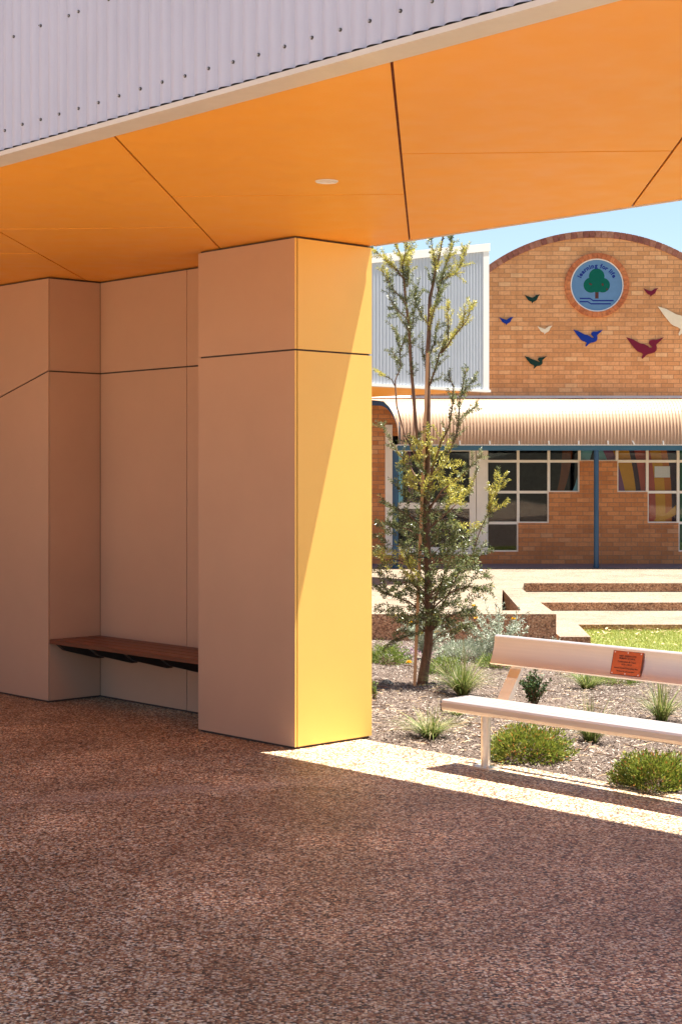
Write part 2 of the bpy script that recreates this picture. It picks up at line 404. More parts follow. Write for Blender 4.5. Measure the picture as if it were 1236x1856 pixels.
def thing(name, label, cat, off=(0, 0, 0), an=False, group=None):
    """Empty at the base; children meshes are given in world (or canopy-frame when an) coordinates"""
    o = bpy.data.objects.new(name, None); COL.objects.link(o); o.empty_display_size = .1
    if an:
        x, y = AN(off[0], off[1]); o.location = (x, y, off[2]); o.rotation_euler = (0, 0, TH)
    else: o.location = off
    o['_off'] = tuple(float(v) for v in off)
    return tag(o, label, cat, group)
def clip(poly, a, b, c):
    """keep the part of the polygon where a*x+b*y <= c"""
    out = []
    for i in range(len(poly)):
        p, q = poly[i], poly[(i+1) % len(poly)]
        fp, fq = a*p[0]+b*p[1]-c, a*q[0]+b*q[1]-c
        if fp <= 0: out.append(p)
        if (fp < 0 < fq) or (fq < 0 < fp):
            t = fp/(fp-fq); out.append((p[0]+(q[0]-p[0])*t, p[1]+(q[1]-p[1])*t))
    return out
def text_faces(body, size, extrude=.0, align='CENTER', bold=0.0):
    cu = bpy.data.curves.new('lettering', 'FONT'); cu.body = body; cu.size = size; cu.extrude = extrude; cu.align_x = align; cu.offset = bold
    cu.resolution_u = 3
    o = bpy.data.objects.new('lettering', cu); COL.objects.link(o)
    dg = bpy.context.evaluated_depsgraph_get()
    me = bpy.data.meshes.new_from_object(o.evaluated_get(dg))
    vs = [v.co.copy() for v in me.vertices]; fs = [tuple(p.vertices) for p in me.polygons]
    bpy.data.objects.remove(o); bpy.data.meshes.remove(me); bpy.data.curves.remove(cu)
    return vs, fs

# ================================================================= GROUND AND SETTING
ZS = -.12                                            # school terrace level
b = MB(); b.add([(-400, -400, -.66), (400, -400, -.66), (400, 400, -.66), (-400, 400, -.66)], [(0, 1, 2, 3)])
tag(b.build('ground', M['earth']), kind='structure')

PE = 6.79                                            # paving edge against the garden
WF, WB, NB = 6.24, 6.87, 6.68                        # wall front, wall back, niche back
A_R, A_L, A_N, A_END = -7.114, -8.041, -9.774, -13.6 # wall right end, column's left edge, niche left side, far end
b = MB()
poly = [(-40, -38), (30, -38), (30, PE), (A_R-.25, PE), (A_R-.25, WB-.04), (-40, WB-.04)]
w = [AN(*p) for p in poly]
b.prism(w, 'z', -.14, 0.0)
tag(b.build('paving', M['paving']), kind='structure')

# garden bed (mulch) sheet
b = MB()
na, nn_ = 90, 80
aa = [-24 + 32*i/na for i in range(na+1)]; ns = [PE + .002 + (16.2-PE)*(j/nn_)**1.15 for j in range(nn_+1)]
vs, fs = [], []
for j in range(nn_+1):
    for i in range(na+1):
        x, y = AN(aa[i], ns[j]); vs.append((x, y, garden_z(x, y) - (.004 if j == 0 else 0)))
for j in range(nn_):
    for i in range(na):
        cx = sum(vs[k][0] for k in (j*(na+1)+i, j*(na+1)+i+1, (j+1)*(na+1)+i, (j+1)*(na+1)+i+1))/4
        fs.append((j*(na+1)+i, j*(na+1)+i+1, (j+1)*(na+1)+i+1, (j+1)*(na+1)+i))
b.add(vs, fs)
tag(b.build('garden_bed', M['soil'], smooth=True), kind='structure')

# wood chips
SUNW = Vector((.2665, .1247, 1.0)).normalized()
def rnd3(): return Vector((U(-1, 1), U(-1, 1), U(0, .6)))
def in_garden(x, y):
    a, n = toAN(x, y)
    if n < PE+.01 or y > 20.1: return False
    if a < A_R and n < WB+.05: return False
    if x > 3.05 and y > 16.5: return False
    return True
b = MB()
cnt = 0
while cnt < 75000:
    Y = 7.2 + 13*R()**1.35; k = U(-.02, .24) if R() < .8 else U(-.25, .6); x = k*Y
    if k > .26: Y = U(4.5, 17); x = k*Y
    if not in_garden(x, Y): continue
    cnt += 1
    z = garden_z(x, Y) + U(.0, .016)
    an = U(0, 2*PI); L = U(.008, .028)*(1.8 if R() < .05 else 1); W = U(.003, .008)
    d = Vector((math.cos(an), math.sin(an), U(-.5, .5))).normalized(); s_ = d.cross(Vector((U(-.9, .9), U(-.9, .9), 1))).normalized()
    p = Vector((x, Y, z)); b.add([p-d*L*.5-s_*W*.5, p+d*L*.5-s_*W*.35, p+d*L*.45+s_*W*.5, p-d*L*.5+s_*W*.5], [(0, 1, 2, 3)])
tag(b.build('mulch', M['chip']), kind='stuff')
b = MB()
for (cx, cy, r, n) in ((0.55, 10.6, .45, 420), (.9, 9.8, .5, 300), (1.9, 12.5, .7, 350), (2.2, 10.0, .6, 320), (.3, 12.4, .5, 260), (1.5, 9.3, .5, 260), (2.7, 13.5, .8, 350), (1.2, 12.5, .8, 300)):
    for _ in range(int(n*.55)):
        x, y = random.gauss(cx, r), random.gauss(cy, r*1.6)
        if not in_garden(x, y): continue
        an = U(0, 2*PI); L = U(.02, .10)
        b.blade(Vector((x, y, garden_z(x, y)+U(.004, .022))), Vector((math.cos(an), math.sin(an), U(0, .25))), Vector((U(-.5, .5), U(-.5, .5), -.25)), L, U(.0015, .0035), 3)
tag(b.build('straw_litter', M['straw']), kind='stuff')
b = MB()
for _ in range(150):
    Y = U(8, 17); x = U(-.01, .23)*Y
    if not in_garden(x, Y): continue
    an = U(0, 2*PI); L = U(.06, .28); p = Vector((x, Y, garden_z(x, Y)+.012)); d = Vector((math.cos(an), math.sin(an), U(-.02, .12)))
    b.tube([p, p+d*L*.5+rnd3()*.02, p+d*L+rnd3()*.03], [U(.002, .005), .003, .001], 4, False)
tag(b.build('twig_litter', M['bark']), kind='stuff')

b = MB(); vs, fs = [], []
for i in range(61):
    t = math.radians(150 + 240*i/60); h = 5.5 + 2.2*math.sin(i*.7) + 1.6*math.sin(i*1.9+1)
    vs += [(75*math.cos(t), 75*math.sin(t), -.66), (82*math.cos(t), 82*math.sin(t), h*.7), (95*math.cos(t), 95*math.sin(t), h)]
for i in range(60):
    for j in range(2): fs.append((3*i+j, 3*i+3+j, 3*i+4+j, 3*i+1+j))
b.add(vs, fs); tag(b.build('reflection_ridge', bark('reflection_ridge_dark', (.02, .022, .012), (.06, .05, .03), (.3, .3, .3)), smooth=True), kind='structure')  # unseen dark ridge added behind the camera to darken reflections

# upper plaza, with a triangular pit
Y1, Y2, Y3 = 25.9, 23.74, 21.55
b = MB()
def slab(bm, poly, z0, z1): bm.prism(poly, 'z', z0, z1)
slab(b, [(2.05, 20.60), (2.5, 20.60), (2.52, 24.7)], -.7, ZS-.24)
slab(b, [(-30, 20.64), (2.07, 20.64), (2.48, 24.6), (2.48, 70), (-30, 70)], -.7, ZS)
slab(b, [(2.48, 24.6), (2.78, 24.6), (2.96, Y1), (30, Y1), (30, 70), (2.48, 70)], -.7, ZS-.0005)
tag(b.build('plaza', M['terrace']), kind='structure')
b = MB(); b.box(-12, 14, 30.15, 31.6, ZS-.05, ZS+.005)
tag(b.build('veranda_floor', M['veranda']), kind='structure')

def walled(name, label, cat, poly, z0, z1, cap=.0, group=None):
    """solid block: one aggregate, sides tinted brown as in shade, top pale as in sun (one mesh, two materials)"""
    b = MB(); n = len(poly)
    b.add([(x, y, z0) for x, y in poly] + [(x, y, z1) for x, y in poly], [(i, (i+1) % n, n+(i+1) % n, n+i) for i in range(n)])
    b.cur = 1; b.add([(x, y, z1) for x, y in poly], [tuple(range(n))])
    c = (sum(p[0] for p in poly)/n, sum(p[1] for p in poly)/n, z0)
    o = b.build(name, [M['riser'], M['terrace']], off=c); o.location = c
    return tag(o, label, cat, group)
walled('retaining_wall', 'brown aggregate retaining wall with pale flat top behind the silver plants', 'wall',
       [(-6, 20.1), (2.70, 20.1), (2.775, 24.58), (2.47, 24.58), (2.32, 20.63), (-6, 20.63)], -.62, ZS)
walled('terrace_step', 'upper of two long concrete terrace steps above the lawn', 'step', [(2.80, Y2), (16, Y2), (16, Y1-.003), (2.96, Y1-.003), (2.80, 24.6)], -.62, -.263, group='terrace steps')
walled('terrace_step', 'lower terrace step running along the edge of the lawn', 'step', [(2.72, 19.9), (3.10, 19.9), (3.19, Y3), (16, Y3), (16, Y2-.003), (2.79, Y2-.003)], -.62, -.386, group='terrace steps')
# fascia of the plaza (first riser) - thin aggregate facing
b = MB(); b.box(2.965, 16, Y1-.012, Y1-.002, -.255, ZS-.004)
o = b.build('plaza_riser', M['riser']); tag(o, kind='structure')
# lawn
b = MB(); b.prism([(3.12, 16.6), (16, 12.5), (16, Y3-.004), (3.12, Y3-.004)], 'z', -.6, -.47)
tag(b.build('lawn', M['lawnbase']), kind='structure')
b = MB()
for _ in range(32000):
    x, y = U(3.12, 5.4), U(16.5, Y3-.01)
    if y < 16.6-(x-3.12)*.32: continue
    b.blade(Vector((x, y, -.475)), Vector((U(-.7, .7), U(-.7, .7), 1)), Vector((U(-1, 1), U(-1, 1), -.4)), U(.025, .06), .005, 2)
for _ in range(16000):
    x, y = U(5.4, 10), U(14.5, Y3-.01)
    if y < 16.6-(x-3.12)*.32: continue
    b.blade(Vector((x, y, -.475)), Vector((U(-.7, .7), U(-.7, .7), 1)), Vector((U(-1, 1), U(-1, 1), -.4)), U(.03, .06), .007, 2)
tag(b.build('grass', M['lawn']), kind='stuff')
b = MB()
for _ in range(130):
    x, y = U(3.15, 5.4), (U(20.6, Y3-.03) if R() < .65 else U(18.5, Y3))
    an = U(0, 2*PI); b.leaf(Vector((x, y, -.435)), Vector((math.cos(an), math.sin(an), U(-.1, .4))), Vector((0, 0, 1)), U(.04, .09), U(.02, .04))
for px, py in ((205, 1345), (120, 1278), (212, 1283), (300, 1305), (262, 1292), (345, 1312), (60, 1300), (455, 1395), (330, 1480), (150, 1420), (570, 1352), (640, 1352), (720, 1375), (250, 1300), (188, 1272)):
    p = ground_pt(px, py); an = U(0, 2*PI)
    b.leaf(p+Vector((0, 0, .006)), Vector((math.cos(an), math.sin(an), U(0, .3))), Vector((0, 0, 1)), U(.02, .05), U(.006, .014))
tag(b.build('fallen_leaves', M['straw']), kind='stuff')

# ================================================================= PANEL WALL
wall = thing('panel_wall', 'taupe and yellow panelled wall with a seating niche under the canopy', 'wall', (A_R, WB, 0), an=True)
ZC = 3.04
CT, G = .014, .005
b = MB()                                              # dark core behind the panels
ci = .012
b.prism([(A_R-ci, WF+ci), (A_R-ci, WB-ci), (A_END, WB-ci), (A_END, WF+ci), (A_N-ci, WF+ci), (A_N-ci, NB+ci), (A_L+ci, NB+ci), (A_L+ci, WF+ci)], 'z', .0, ZC-.003)
b.build('core', M['core'], wall)
def ppanel(poly, face, pos, mat, t=.0105):
    """poly in (u,z); face 'front' -> plane n=pos facing -n ; 'right' -> plane a=pos facing +a ; 'left' facing -a"""
    b = MB()
    if face == 'front': b.prism(poly, 'y', pos, pos+t)
    elif face == 'back': b.prism(poly, 'y', pos-t, pos)
    elif face == 'right': b.prism(poly, 'x', pos-t, pos)
    else: b.prism(poly, 'x', pos, pos+t)
    o = b.build('panel', mat, wall); return o
def rect(u0, u1, z0, z1): return [(u0, z0), (u1, z0), (u1, z1), (u0, z1)]
ZJ0, ZJ1, ZB, ZT = 2.360, 2.371, .014, ZC-.014
tw = .013                                            # corner trim width
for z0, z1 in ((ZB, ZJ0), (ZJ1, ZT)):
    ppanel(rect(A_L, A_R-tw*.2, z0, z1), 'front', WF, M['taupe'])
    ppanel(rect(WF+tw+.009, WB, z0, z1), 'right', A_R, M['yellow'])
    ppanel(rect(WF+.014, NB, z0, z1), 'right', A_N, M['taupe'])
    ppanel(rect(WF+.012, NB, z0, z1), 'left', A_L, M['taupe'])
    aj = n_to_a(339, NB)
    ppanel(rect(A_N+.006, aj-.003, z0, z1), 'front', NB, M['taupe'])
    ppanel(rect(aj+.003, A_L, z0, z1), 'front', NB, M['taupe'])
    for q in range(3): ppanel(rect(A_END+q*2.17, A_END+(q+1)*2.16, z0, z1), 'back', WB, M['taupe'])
for z0, z1 in ((ZB, ZJ0), (ZJ1, ZT)):
    b = MB(); b.box(A_R-tw*.2+.001, A_R+.001, WF-.001, WF+tw, z0, z1); b.build('corner_trim', M['yellow'], wall)
sl = .25; aE = -11.9
zl = lambda a: ZJ0 + (a-A_N)*sl
ppanel([(aE, ZB), (A_N-.003, ZB), (A_N-.003, ZJ0), (aE, zl(aE))], 'front', WF, M['taupe'])
ppanel([(aE, zl(aE)+.012), (A_N-.003, ZJ1), (A_N-.003, ZT), (aE, ZT)], 'front', WF, M['taupe'])
ppanel([(A_END, ZB), (aE-.006, ZB), (aE-.006, ZT), (A_END, ZT)], 'front', WF, M['taupe'])

b = MB(); b.box(A_END, -11.9, -4, WF-.002, .0, 5.2); b.build('light_block_wing', M['taupe'], wall)  # unseen wing added to keep bounced light out of the niche

# slatted bench in the niche
zb = .452
bench = thing('wall_bench', 'dark red timber slat bench fixed in the wall niche', 'bench', ((A_N+A_L)/2, NB, 0), an=True)
for q in range(4):
    n0 = NB-.435 + q*.109; b = MB(); r_ = .004
    b.prism([(n0, zb-.03), (n0+.102, zb-.03), (n0+.102, zb-r_), (n0+.102-r_, zb), (n0+r_, zb), (n0, zb-r_)], 'x', A_N+.004, A_L-.004)
    b.build('slat', M['timber'], bench)
for q in range(5):
    a0 = A_N+.035 + q*(A_L-A_N-.08)/4; b = MB()
    b.prism([(NB-.40, zb-.0305), (NB-.002, zb-.0305), (NB-.002, zb-.16), (NB-.05, zb-.16), (NB-.33, zb-.085)], 'x', a0-.02, a0+.02)
    b.build('bracket', M['black'], bench)

# ================================================================= CANOPY
can = thing('entry_canopy', 'deep canopy with grey corrugated fascia and orange panelled soffit', 'canopy', (A_R, WB, 0), an=True)
N0, N1 = 3.858, 6.872
AL, AR = -14.0, 3.0
b = MB(); b.prism([(N0+.02, ZC+.016), (N1-.02, ZC+.016), (N1-.02, ZC+.06), (N0+.02, 5.3)], 'x', AL+.02, AR-.02)
b.build('roof_core', M['core'], can)
b = MB(); b.box(AL, AR, N0+.012, N1-.012, ZC+.0125, ZC+.0155); b.build('joint_backing', M['jointred'], can)
b = MB(); b.prism([(N0-.13, 5.40), (N0+.02, 5.42), (N1+.01, ZC+.075), (N1+.01, ZC+.066), (N0-.13, 5.385)], 'x', AL, AR); b.build('roof_sheet', M['sheet'], can)
# soffit panels laid on the school's own grid
BY = math.atan(.0576)
eb, ep = (math.sin(BY), math.cos(BY)), (math.cos(BY), -math.sin(BY))      # along joint, across
hole = at(592, 328, F*1.42/534)
for k in range(-14, 9):
    c0, c1 = -.143*math.cos(BY)+1.188*(k-1)+.0055, -.143*math.cos(BY)+1.188*k-.0055
    for j in range(-7, 7):
        s0 = 8.08-1.012*k + j*3.03 + .009; s1 = s0 + 3.03 - .018
        q = [(ep[0]*c+eb[0]*s, ep[1]*c+eb[1]*s) for c, s in ((c0, s0), (c1, s0), (c1, s1), (c0, s1))]
        q = [toAN(*p) for p in q]
        for cl in ((0, -1, -(N0+.001)), (0, 1, N1-.002), (-1, 0, -AL-.0), (1, 0, AR)):
            if q: q = clip(q, *cl)
        if len(q) < 3: continue
        area = abs(sum(q[i][0]*q[(i+1) % len(q)][1]-q[(i+1) % len(q)][0]*q[i][1] for i in range(len(q))))/2
        if area < .002: continue
        b = MB(); b.prism(q, 'z', ZC, ZC+.009); b.build('soffit_panel', M['soffit'], can)
# drip trim along the near edge
b = MB()
NL = 3.722
b.prism([(NL, ZC-.003), (N0, ZC-.003), (N0, ZC+.004), (NL+.004, ZC+.004), (NL+.004, ZC+.017), (NL, ZC+.017)], 'x', AL, AR)
b.build('drip_trim', M['trim'], can)
b = MB(); b.box(AL, AR, NL+.034, NL+.04, ZC+.002, 5.3); b.build('fascia_backing', M['black'], can)
# far edge trim
b = MB(); b.prism([(N1-.008, ZC-.006), (N1+.012, ZC-.006), (N1+.012, ZC+.064), (N1-.008, ZC+.064)], 'x', A_R+.02, AR); b.build('edge_trim', M['trim'], can)
# corrugated sheets
PIT, AMP, NC = .0725, .0088, NL+.0150
joints_px = [84, 262, 476, 735]
js = [n_to_a(p, 3.73) for p in joints_px]
base_a = js[0]
edges = [base_a + .725*q for q in range(-9, 13)]
zlo, zhi = ZC+.0265, 5.39
sheets = []
for q in range(len(edges)-1):
    a0, a1 = edges[q], edges[q+1]+.02
    b = MB(); nseg = 160; vs, fs = [], []
    for i in range(nseg+1):
        a = a0 + (a1-a0)*i/nseg; ph = 2*PI*(a-base_a)/PIT
        d = 1 - 2*abs(math.sin(ph/2))**.85
        n = NC + AMP*d - .0016*(1 - (i/nseg))
        vs += [(a, n, zlo), (a, n, zhi)]
    for i in range(nseg): fs.append((2*i, 2*i+2, 2*i+3, 2*i+1))
    b.add(vs, fs); o = b.build('cladding_sheet', M['sheet'], can, smooth=True)
    sheets.append((a0, o))
def crest(a): return base_a + (round((a-base_a)/PIT - .5)+.5)*PIT
def screw(a, z):
    a = crest(a); sh = [o for e, o in sheets if e <= a][-1]
    n = NC - AMP - .0012; b = MB()
    b.lathe((a, n, z), [(.0, -.0105), (.0036, -.0098), (.0040, -.0035)], 6, 'y')
    b.cur = 1; b.lathe((a, n, z), [(.0041, -.004), (.0066, -.0032), (.0070, .003)], 12, 'y')
    return b.build('screw', [M['screw'], M['washer']], sh, smooth='auto')
acts = n_to_a(7, 3.73)
for i in range(20): screw(acts + i*2*PIT + (R() < .0)*PIT, 3.147 + U(-.003, .003))
for p, z in ((23, 3.545), (70.5, 3.548), (122, 3.545), (193, 3.55)): screw(n_to_a(p, 3.73), z)
for q in (-3, 8, 12): screw(n_to_a(193, 3.73)+q*PIT, 3.547)
# downlight in the soffit
ha, hn = toAN(hole.x, hole.y)
b = MB(); b.lathe((ha, hn, ZC), [(.040, .0), (.043, -.006), (.052, -.0065), (.056, -.001)], 40, 'z', False)
dl = b.build('downlight', M['white'], can, smooth='auto')
b = MB(); b.lathe((ha, hn, ZC), [(.0, -.0015), (.0405, -.0012)], 32, 'z', False); b.build('lens', M['lamp'], dl)

# ================================================================= PARK BENCH
NF, NK = 6.452, 6.706
A0, A1b = n_to_a(799, NF), -3.60
AB0 = n_to_a(893, 6.845)
ZSEAT = .378
pb = thing('park_bench', 'pale aluminium park bench with a copper plaque on its backrest', 'bench', ((A0+A1b)/2, (NF+NK)/2, 0), an=True)
b = MB()
prof = []                                             # ridged extrusion with rounded nose
T = .062
prof += [(NF+.012, ZSEAT-T), (NF+.003, ZSEAT-T+.006), (NF, ZSEAT-T+.02), (NF, ZSEAT-.016), (NF+.005, ZSEAT-.005), (NF+.016, ZSEAT)]
for g in range(5):
    c = NF + .045 + g*.042
    prof += [(c-.005, ZSEAT), (c-.0035, ZSEAT-.004), (c+.0035, ZSEAT-.004), (c+.005, ZSEAT)]
prof += [(NK-.016, ZSEAT), (NK-.004, ZSEAT-.005), (NK, ZSEAT-.016), (NK, ZSEAT-T+.006), (NK-.006, ZSEAT-T)]
b.prism(prof, 'x', A0, A1b)
seat = b.build('seat', M['alu'], pb)
for aa_, s_ in ((A0, -1), (A1b, 1)):
    b = MB(); p2 = [(NF-.001, ZSEAT-T-.001), (NK+.001, ZSEAT-T-.001), (NK+.001, ZSEAT-.01), (NK-.01, ZSEAT+.001), (NF+.01, ZSEAT+.001), (NF-.001, ZSEAT-.01)]
    b.prism(p2, 'x', aa_+s_*.0005, aa_+s_*.005); b.build('end_cap', M['endcap'], seat)
LN = 6.615
for la in (n_to_a(880, LN), -3.95):
    b = MB(); hw = .021; c = .006
    b.lathe((la, LN, 0), [(.0265, .012), (.0265, ZSEAT-T-.0005)], 20)
    lg = b.build('leg', M['alu'], pb, smooth='auto')
    b = MB(); b.box(la-.07, la+.07, LN-.055, LN+.055, .0005, .0115)
    for sx in (-1, 1):
        for sy in (-1, 1): b.lathe((la+sx*.052, LN+sy*.038, .0115), [(.009, 0), (.009, .007), (.004, .0075), (.004, .012), (0, .0125)], 6)
    b.build('base_plate', M['alu'], lg)
# backrest supports
BT, BB = .712, .545
nb0 = 6.845                                            # backrest front plane at its middle
lean = .225
for sa in (n_to_a(931, 6.82), -4.1):
    b = MB(); hw = .040
    b.prism([(NK-.03, ZSEAT-T-.012), (NK+.02, ZSEAT-T-.012), (nb0+.028, BB+.02), (nb0+.056, BT-.03), (nb0+.038, BT-.03), (nb0+.012, BB+.02), (NK+.006, ZSEAT-.02), (NK-.03, ZSEAT-T-.003)], 'x', sa-hw, sa+hw)
    b.build('backrest_support', M['alu'], pb)
b = MB(); prof = []
H = BT-BB
def bk(h, t): return (nb0 + (h-.5)*H*lean*1.2 + t, BB + h*H)
pr = []
for i in range(9):                                    # gently dished front, rounded top and bottom lips
    h = i/8; pr.append(bk(.06+.88*h, -.010*((2*h-1)**2) + .008))
pr += [bk(.985, .004), bk(1.0, .014), bk(.985, .026), bk(.95, .030)]
for i in range(8, -1, -1):
    h = i/8; pr.append(bk(.06+.88*h, .026 - .006*((2*h-1)**2)))
pr += [bk(.02, .027), bk(0.0, .014), bk(.018, .003)]
b.prism(pr, 'x', AB0, A1b+.005)
back = b.build('backrest', M['alu'], pb, smooth='auto')
for aa_, s_ in ((AB0, -1), (A1b+.005, 1)):
    b = MB(); b.prism(pr, 'x', aa_+s_*.0005, aa_+s_*.004); b.build('end_cap', M['alu'], back)
# plaque: follows the backrest's dish closely
pa0, pa1 = n_to_a(1110, 6.85), n_to_a(1164, 6.85)
PH = .128
pc = bk(.5, .0)
tl = Vector((0, lean*1.2, 1)).normalized()
pn = Vector((0, -tl.z, tl.y))
pcen = Vector(((pa0+pa1)/2, bk(.5, 0)[0], BB+.5*H)) + pn*.0035
plq = thing('plaque', None, None, tuple(pcen), an=True)
del plq['_off']
plq_mesh = MB()
hw = (pa1-pa0)/2
def PP(u, v, d): return pcen + Vector((u, 0, 0)) + tl*v + pn*d
for d0, d1, ins, mi in ((-.0015, .0, 0, 0),):
    cs = [(-hw, -PH/2), (hw, -PH/2), (hw, PH/2), (-hw, PH/2)]
    vs = [PP(u, v, d0) for u, v in cs] + [PP(u, v, d1) for u, v in cs]
    plq_mesh.add(vs, [(0, 3, 2, 1), (4, 5, 6, 7), (0, 1, 5, 4), (1, 2, 6, 5), (2, 3, 7, 6), (3, 0, 4, 7)])
bpy.data.objects.remove(plq)
plate = plq_mesh.build('plaque', M['copper'], pb); tag(plate, 'copper plaque engraved with dark lettering')
b = MB()
bw = .0022
for (u0, u1, v0, v1) in ((-hw, hw, PH/2-bw, PH/2), (-hw, hw, -PH/2, -PH/2+bw), (-hw, -hw+bw, -PH/2+bw, PH/2-bw), (hw-bw, hw, -PH/2+bw, PH/2-bw)):
    b.add([PP(u, v, .0006) for u, v in ((u0, v0), (u1, v0), (u1, v1), (u0, v1))], [(0, 1, 2, 3)])
b.build('border', M['engrave'], plate)
b = MB()
for body, v, size, wid in (('WEST GREENWOOD', .036, .0135, .112), ('PRIMARY SCHOOL', .0235, .0135, .105), ('Celebrating 40 Years', .0065, .0125, .118), ('1979 - 2019', -.0085, .0125, .066),
                           ('School Council Friendship Seat', -.027, .0105, .155), ('"Be kind to one another"', -.0435, .0105, .12)):
    vs, fs = text_faces(body, size, bold=.00025)
    xs = [p.x for p in vs]; sc = wid/(max(xs)-min(xs)); mid = (max(xs)+min(xs))/2
    b = MB(); b.add([PP((p.x-mid)*sc, v+p.y-.003, .0007) for p in vs], fs); b.build('lettering', M['engrave'], plate)
for u in (-hw+.012, 0, hw-.012):
    for v in (-PH/2+.008, PH/2-.008):
        b = MB(); rr = .0036; c = PP(u, v, .0)
        ring = [c + Vector((rr*math.cos(t), 0, 0)) + tl*(rr*math.sin(t)) for t in [2*PI*i/10 for i in range(10)]]
        b.add(ring + [p + pn*.0022 for p in ring], [(i, (i+1) % 10, 10+(i+1) % 10, 10+i) for i in range(10)] + [tuple(range(10, 20))])
        b.build('rivet', M['alu'], plate)

# ================================================================= SCHOOL BUILDING
FY = 31.5
K = FY/F
def SX(px): return (px-CX)*K
def SZ(py): return EYE-(py-HY)*K
school = thing('school_building', 'tan brick school hall with arched gable and a stepped window', 'building', (SX(1078), FY, ZS))
# gable (above the veranda)
gc, gr = (SX(1078), SZ(750)), 331*K
zt = SZ(719)
arc = [(gc[0]+gr*math.cos(t), gc[1]+gr*math.sin(t)) for t in [math.asin((zt-gc[1])/gr) + (PI-2*math.asin((zt-gc[1])/gr))*i/64 for i in range(65)]]
b = MB(); b.prism(arc, 'y', FY, FY+.35)
b.build('gable_wall', M['brick'], school)
b = MB(); b.prism([(gc[0]+(gr-.02)*math.cos(t), gc[1]+(gr-.02)*math.sin(t)) for t in [PI*i/40 for i in range(41)]], 'y', FY+.36, FY+14); b.build('vault_roof', M['box'], school, smooth='auto')
b = MB()                                              # rim bricks
N = 92
for i in range(N):
    t0, t1 = PI*i/N+.0016, PI*(i+1)/N-.0016
    r0, r1 = gr-.125, gr+.006
    if min(math.sin(t0), math.sin(t1))*gr + gc[1] < zt: continue
    b.prism([(gc[0]+r*math.cos(t), gc[1]+r*math.sin(t)) for r, t in ((r0, t0), (r1, t0), (r1, t1), (r0, t1))], 'y', FY-.022, FY+.30)
b.build('arch_rim', M['rim'], school)
# lower wall with openings
cols = [882, 939, 994.5, 1050, 1118, 1173, 1229, 1286]
XL, XR = -9.0, SX(1408)+3.2
ztop = SZ(719)
xs = sorted(set([XL, SX(698), SX(882), XR] + [SX(c) for c in cols] + [SX(1306)]))
zs = sorted([ZS-.02, SZ(1004), SZ(1000), SZ(948), SZ(892), SZ(836), SZ(790), ztop])
def is_open(x, z):
    px, py = x/K+CX, HY-(z-EYE)/K
    if not (790 < py < 1004): return False
    if 698 < px < 882: return True
    if px < 882 or px > 1306: return False
    if px > 1286: return True
    if py > 1000: return False
    c = [i for i in range(7) if cols[i] < px < cols[i+1]][0]
    lim = {0: 1000, 1: 948, 2: 892, 3: 836, 4: 892, 5: 948, 6: 1000}[c]
    return py < lim
b = MB(); D = .14
for i in range(len(xs)-1):
    for j in range(len(zs)-1):
        x0, x1, z0, z1 = xs[i], xs[i+1], zs[j], zs[j+1]; xm, zm = (x0+x1)/2, (z0+z1)/2
        if is_open(xm, zm):
            continue
        b.add([(x0, FY, z0), (x1, FY, z0), (x1, FY, z1), (x0, FY, z1)], [(0, 1, 2, 3)])
        for (dx, dz, p, q) in ((-1, 0, (x0, z0), (x0, z1)), (1, 0, (x1, z1), (x1, z0)), (0, -1, (x1, z0), (x0, z0)), (0, 1, (x0, z1), (x1, z1))):
            ii, jj = i+dx, j+dz
            if 0 <= ii < len(xs)-1 and 0 <= jj < len(zs)-1 and is_open((xs[ii]+xs[ii+1])/2, (zs[jj]+zs[jj+1])/2):
                b.add([(p[0], FY, p[1]), (q[0], FY, q[1]), (q[0], FY+D, q[1]), (p[0], FY+D, p[1])], [(0, 3, 2, 1)])
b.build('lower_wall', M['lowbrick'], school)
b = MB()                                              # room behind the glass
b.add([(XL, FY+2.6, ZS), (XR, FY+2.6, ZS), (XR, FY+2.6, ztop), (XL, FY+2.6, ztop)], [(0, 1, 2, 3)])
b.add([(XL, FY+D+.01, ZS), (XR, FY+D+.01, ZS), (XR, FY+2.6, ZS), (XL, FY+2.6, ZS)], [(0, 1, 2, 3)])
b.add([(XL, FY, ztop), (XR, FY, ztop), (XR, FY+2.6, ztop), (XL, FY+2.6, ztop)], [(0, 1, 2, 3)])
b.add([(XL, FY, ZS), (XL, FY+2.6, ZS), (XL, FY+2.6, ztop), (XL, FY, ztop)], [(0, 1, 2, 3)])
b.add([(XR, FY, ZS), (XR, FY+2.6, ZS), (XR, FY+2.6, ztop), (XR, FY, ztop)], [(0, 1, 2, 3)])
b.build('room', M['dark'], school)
b = MB(); b.box(XL, SX(880), FY+.02, FY+2.7, ztop+.002, ztop+.05); b.build('flat_roof', M['box'], school)
# stepped window
fw = .052
rowz = [SZ(800), SZ(836), SZ(892), SZ(948), SZ(1000)]
depth = {0: 4, 1: 3, 2: 2, 3: 1, 4: 2, 5: 3, 6: 4}
fb = MB(); panes = []
y0, y1 = FY+.035, FY+.10
def bar(x0, x1, z0, z1, dy=0): fb.box(x0, x1, y0+dy, y1-dy, z0, z1)
for c in range(8):                                    # uprights
    d = max(depth.get(c-1, 0), depth.get(c, 0)); bot = rowz[d]
    bar(SX(cols[c])-fw/2, SX(cols[c])+fw/2, bot-fw/2, rowz[0])
for c in range(7):
    for r in range(1, depth[c]+1):
        x0, x1 = SX(cols[c])+fw/2, SX(cols[c+1])-fw/2
        bar(x0, x1, rowz[r]-fw/2, rowz[r]+fw/2, .003)
        panes.append((x0, x1, rowz[r]+fw/2, rowz[r-1]-(fw/2 if r > 1 else 0)))
win = fb.build('window', M['cream'], school)
for x0, x1, z0, z1 in panes:
    b = MB(); b.box(x0, x1, FY+.07, FY+.076, z0, z1); b.build('pane', M['glass'], win)
